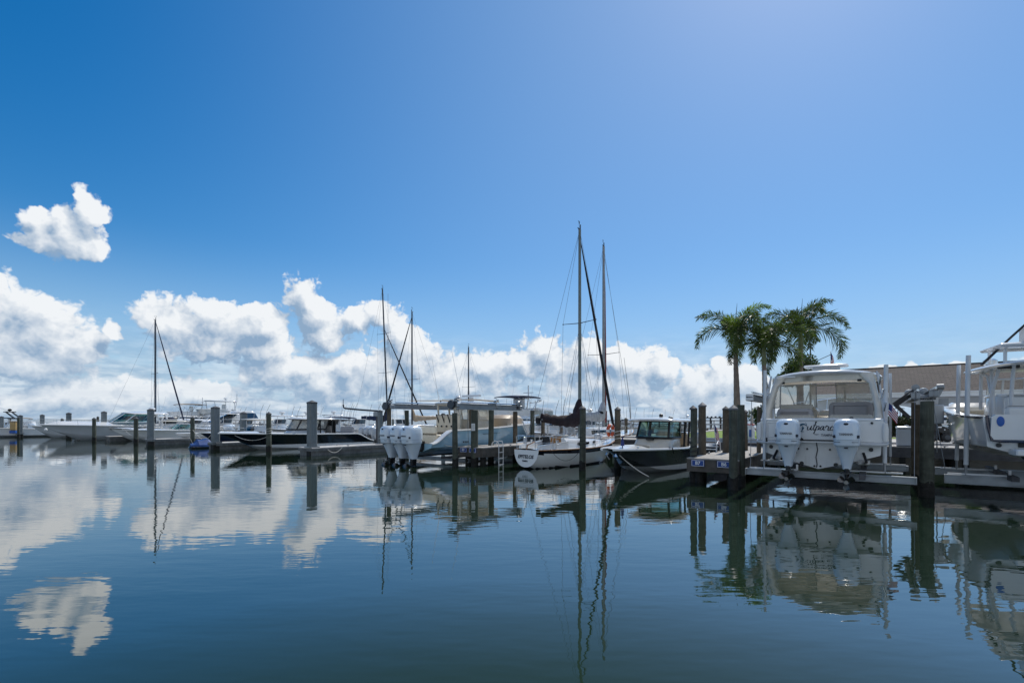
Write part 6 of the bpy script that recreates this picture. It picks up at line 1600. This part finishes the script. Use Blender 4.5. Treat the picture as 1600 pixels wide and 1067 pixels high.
m = MB(); m.tube([(-.35, -.2, 1.05), (-.5, -.2, 1.45), (-.7, -.1, 1.55)], .025, 6); m.build('handlebar', 'moto', t)
m = MB(); m.bbox((-.06, -.335, .72), (.14, .02, .06), .01); m.bbox((.12, -.335, .60), (.06, .02, .05), .01); m.build('label_plate', 'white_paint', t)
for (x, y) in ((-.35, -.32), (.22, -.32), (-.35, .32), (.22, .32)):
    m = MB(); m.lathe([(.10, -.07), (.22, -.06), (.24, 0), (.22, .06), (.10, .07)], 18, (x, y, .24), 'y'); w_ = m.build('wheel', 'rubber', t); m = MB(); m.lathe([(.02, -.075), (.11, -.072), (.11, .072), (.02, .075)], 14, (x, y, .24), 'y'); m.build('rim', 'mast_dark', w_)
def heater(px, Y, lab):
    t = thing('patio_heater', lab, 'patio heater', at(px, Y, GZ))
    m = MB(); m.lathe([(.30, 0), (.28, .08)], 14); m.build('base', 'alum', t)
    for (a, b) in (((-.26, 0), (-.09, 0)), ((.26, 0), (.09, 0)), ((0, .26), (0, .09)), ((0, -.26), (0, -.09))): m = MB(); m.bar((a[0], a[1], .05), (b[0], b[1], 2.05), .035, .035, (0, 1, 0)); m.build('leg', 'alum', t, smooth=False)
    m = MB(); m.lathe([(.46, 2.08), (.44, 2.12), (.08, 2.2)], 16); m.build('hood', 'alum', t)
heater(1404.5, 45.5, 'pyramid patio heater standing in the breezeway arch')
for (px, lab) in ((1396.5, 'closed blue umbrella left of the patio heater'), (1412.5, 'closed blue umbrella right of the patio heater')):
    t = thing('closed_umbrella', lab, 'umbrella', at(px, 46.5, GZ), 0, 'closed blue umbrellas')
    m = MB(); m.tube([(0, 0, 0), (0, 0, 1.9)], .03, 8); m.build('pole', 'alum', t); m = MB(); m.lathe([(.24, .62), (.26, .8), (.20, 1.2), (.14, 1.6), (.03, 1.95)], 10); m.build('canopy', 'canvas_navy', t)
t = thing('parked_car', 'pale car seen through the clubhouse window opening right of the utility box', 'car', at(1483, 62, GZ), R(-25))
m = MB(); m.loft([sup((0, 0, z), hx, hy, 5, 32) for (z, hx, hy) in ((.32, 2.1, .80), (.5, 2.2, .88), (.85, 2.15, .87), (.95, 2.0, .82))], True, True); m.loft([sup((-.15, 0, z), hx, hy, 4, 32) for (z, hx, hy) in ((.94, 1.5, .76), (1.35, 1.05, .66), (1.46, .8, .55))], True, True); m.build('body', 'gelcoat', t)
m = MB(); m.loft([sup((-.15, 0, z), hx, hy, 4, 32) for (z, hx, hy) in ((1.0, 1.46, .765), (1.32, 1.12, .69))]); m.build('window', 'glass_dark', t)
for (x, y) in ((1.3, .8), (-1.3, .8), (1.3, -.8), (-1.3, -.8)): m = MB(); m.lathe([(.18, -.1), (.32, -.09), (.33, .09), (.18, .1)], 16, (x, y, .33), 'y'); m.build('wheel', 'rubber', t)
bush('broadleaf_tree', 'dense green tree beyond the clubhouse window opening', at(1500, 72, GZ), (4.2, 4.2, 2.6), 2600, 'tree_leaf', 1.6, .22, 'tree')
# flag on the boat rails by the signed pier
t = thing('flag', 'small striped flag on a staff at the boarding rail beside the signed pier', 'flag', at(1119, 19.2, .84))
flag(t, 'flag', (0, 0, .2), .9, .34, .55, V(-.10, 0, 1).normalized(), Vector((.55, -.1, -.8)).normalized())
t = thing('boarding_ladder', 'white tubular boarding steps on the signed pier beside the flag', 'boarding steps', at(1111, 19.0, .84), R(-36))
for s in (-.28, .28): m = MB(); m.tube([(s, .3, 0), (s, .25, .35), (s, -.05, .42), (s, -.3, .30), (s, -.35, 0)], .022, 8); m.build('rail', 'alum_white', t)
for k in range(3): m = MB(); m.box((0, -.28 + .2 * k, .10 + .1 * k), (.56, .14, .03)); m.build('step', 'alum_white', t)

# ---- mooring lines
line('mooring_line', 'white rope hanging in a loop along the front of the floating dock', at(510, 28.3, .42), at(535, 29.0, .44), .30, .02)
line('mooring_line', 'pale rope from the slate boat bow down to the water beside its stem', (3.75, 17.5, .95), (4.9, 17.3, .05), .08, .02)
line('mooring_line', 'dark line from the white sailboat quarter to the thick piling', (1.6, 20.2, .85), at(909, 20.1, .9), .5, .010, 'rope_dark')
line('mooring_line', 'dark line drooping from the sailboat bow to the brown piling', (5.3, 25.7, 1.05), at(964, 21.1, 1.2), .5, .010, 'rope_dark')
line('mooring_line', 'pale rope from the dark piling to the blue tarp', at(301, 36.9, 1.3), at(317, 36, .55), .05, .014)
line('mooring_line', 'pale line from the black boat bow to the green piling before its windshield', (-18.6, 32.1, 1.15), at(419, 31.5, 1.0), .35, .014)
line('mooring_line', 'pale line from the white bowrider bow to the thin dark piling', D(-51.4, -11.0, 1.1), at(213, 43, .9), .3, .014)
line('mooring_line', 'pale line from the triple engine boat transom to the noticed piling', D(-13.2, -9.4, 1.2), at(739, 21.9, 1.0), .25, .014)
line('mooring_line', 'dark spring line from the sailboat deck to the finger pier by the ladder', (2.2, 22.6, .95), D(-10.75, -5.2, .88), .15, .010, 'rope_dark')
line('mooring_line', 'dark line from the slate boat side cleat to the corner piling', (7.0, 18.6, 1.0), at(1080, 16.3, .9), .2, .012, 'rope_dark')
line('mooring_line', 'pale rope from the concrete piling down to the blue tarp', at(333, 33.8, 1.25), at(322, 35, .6), .05, .014)
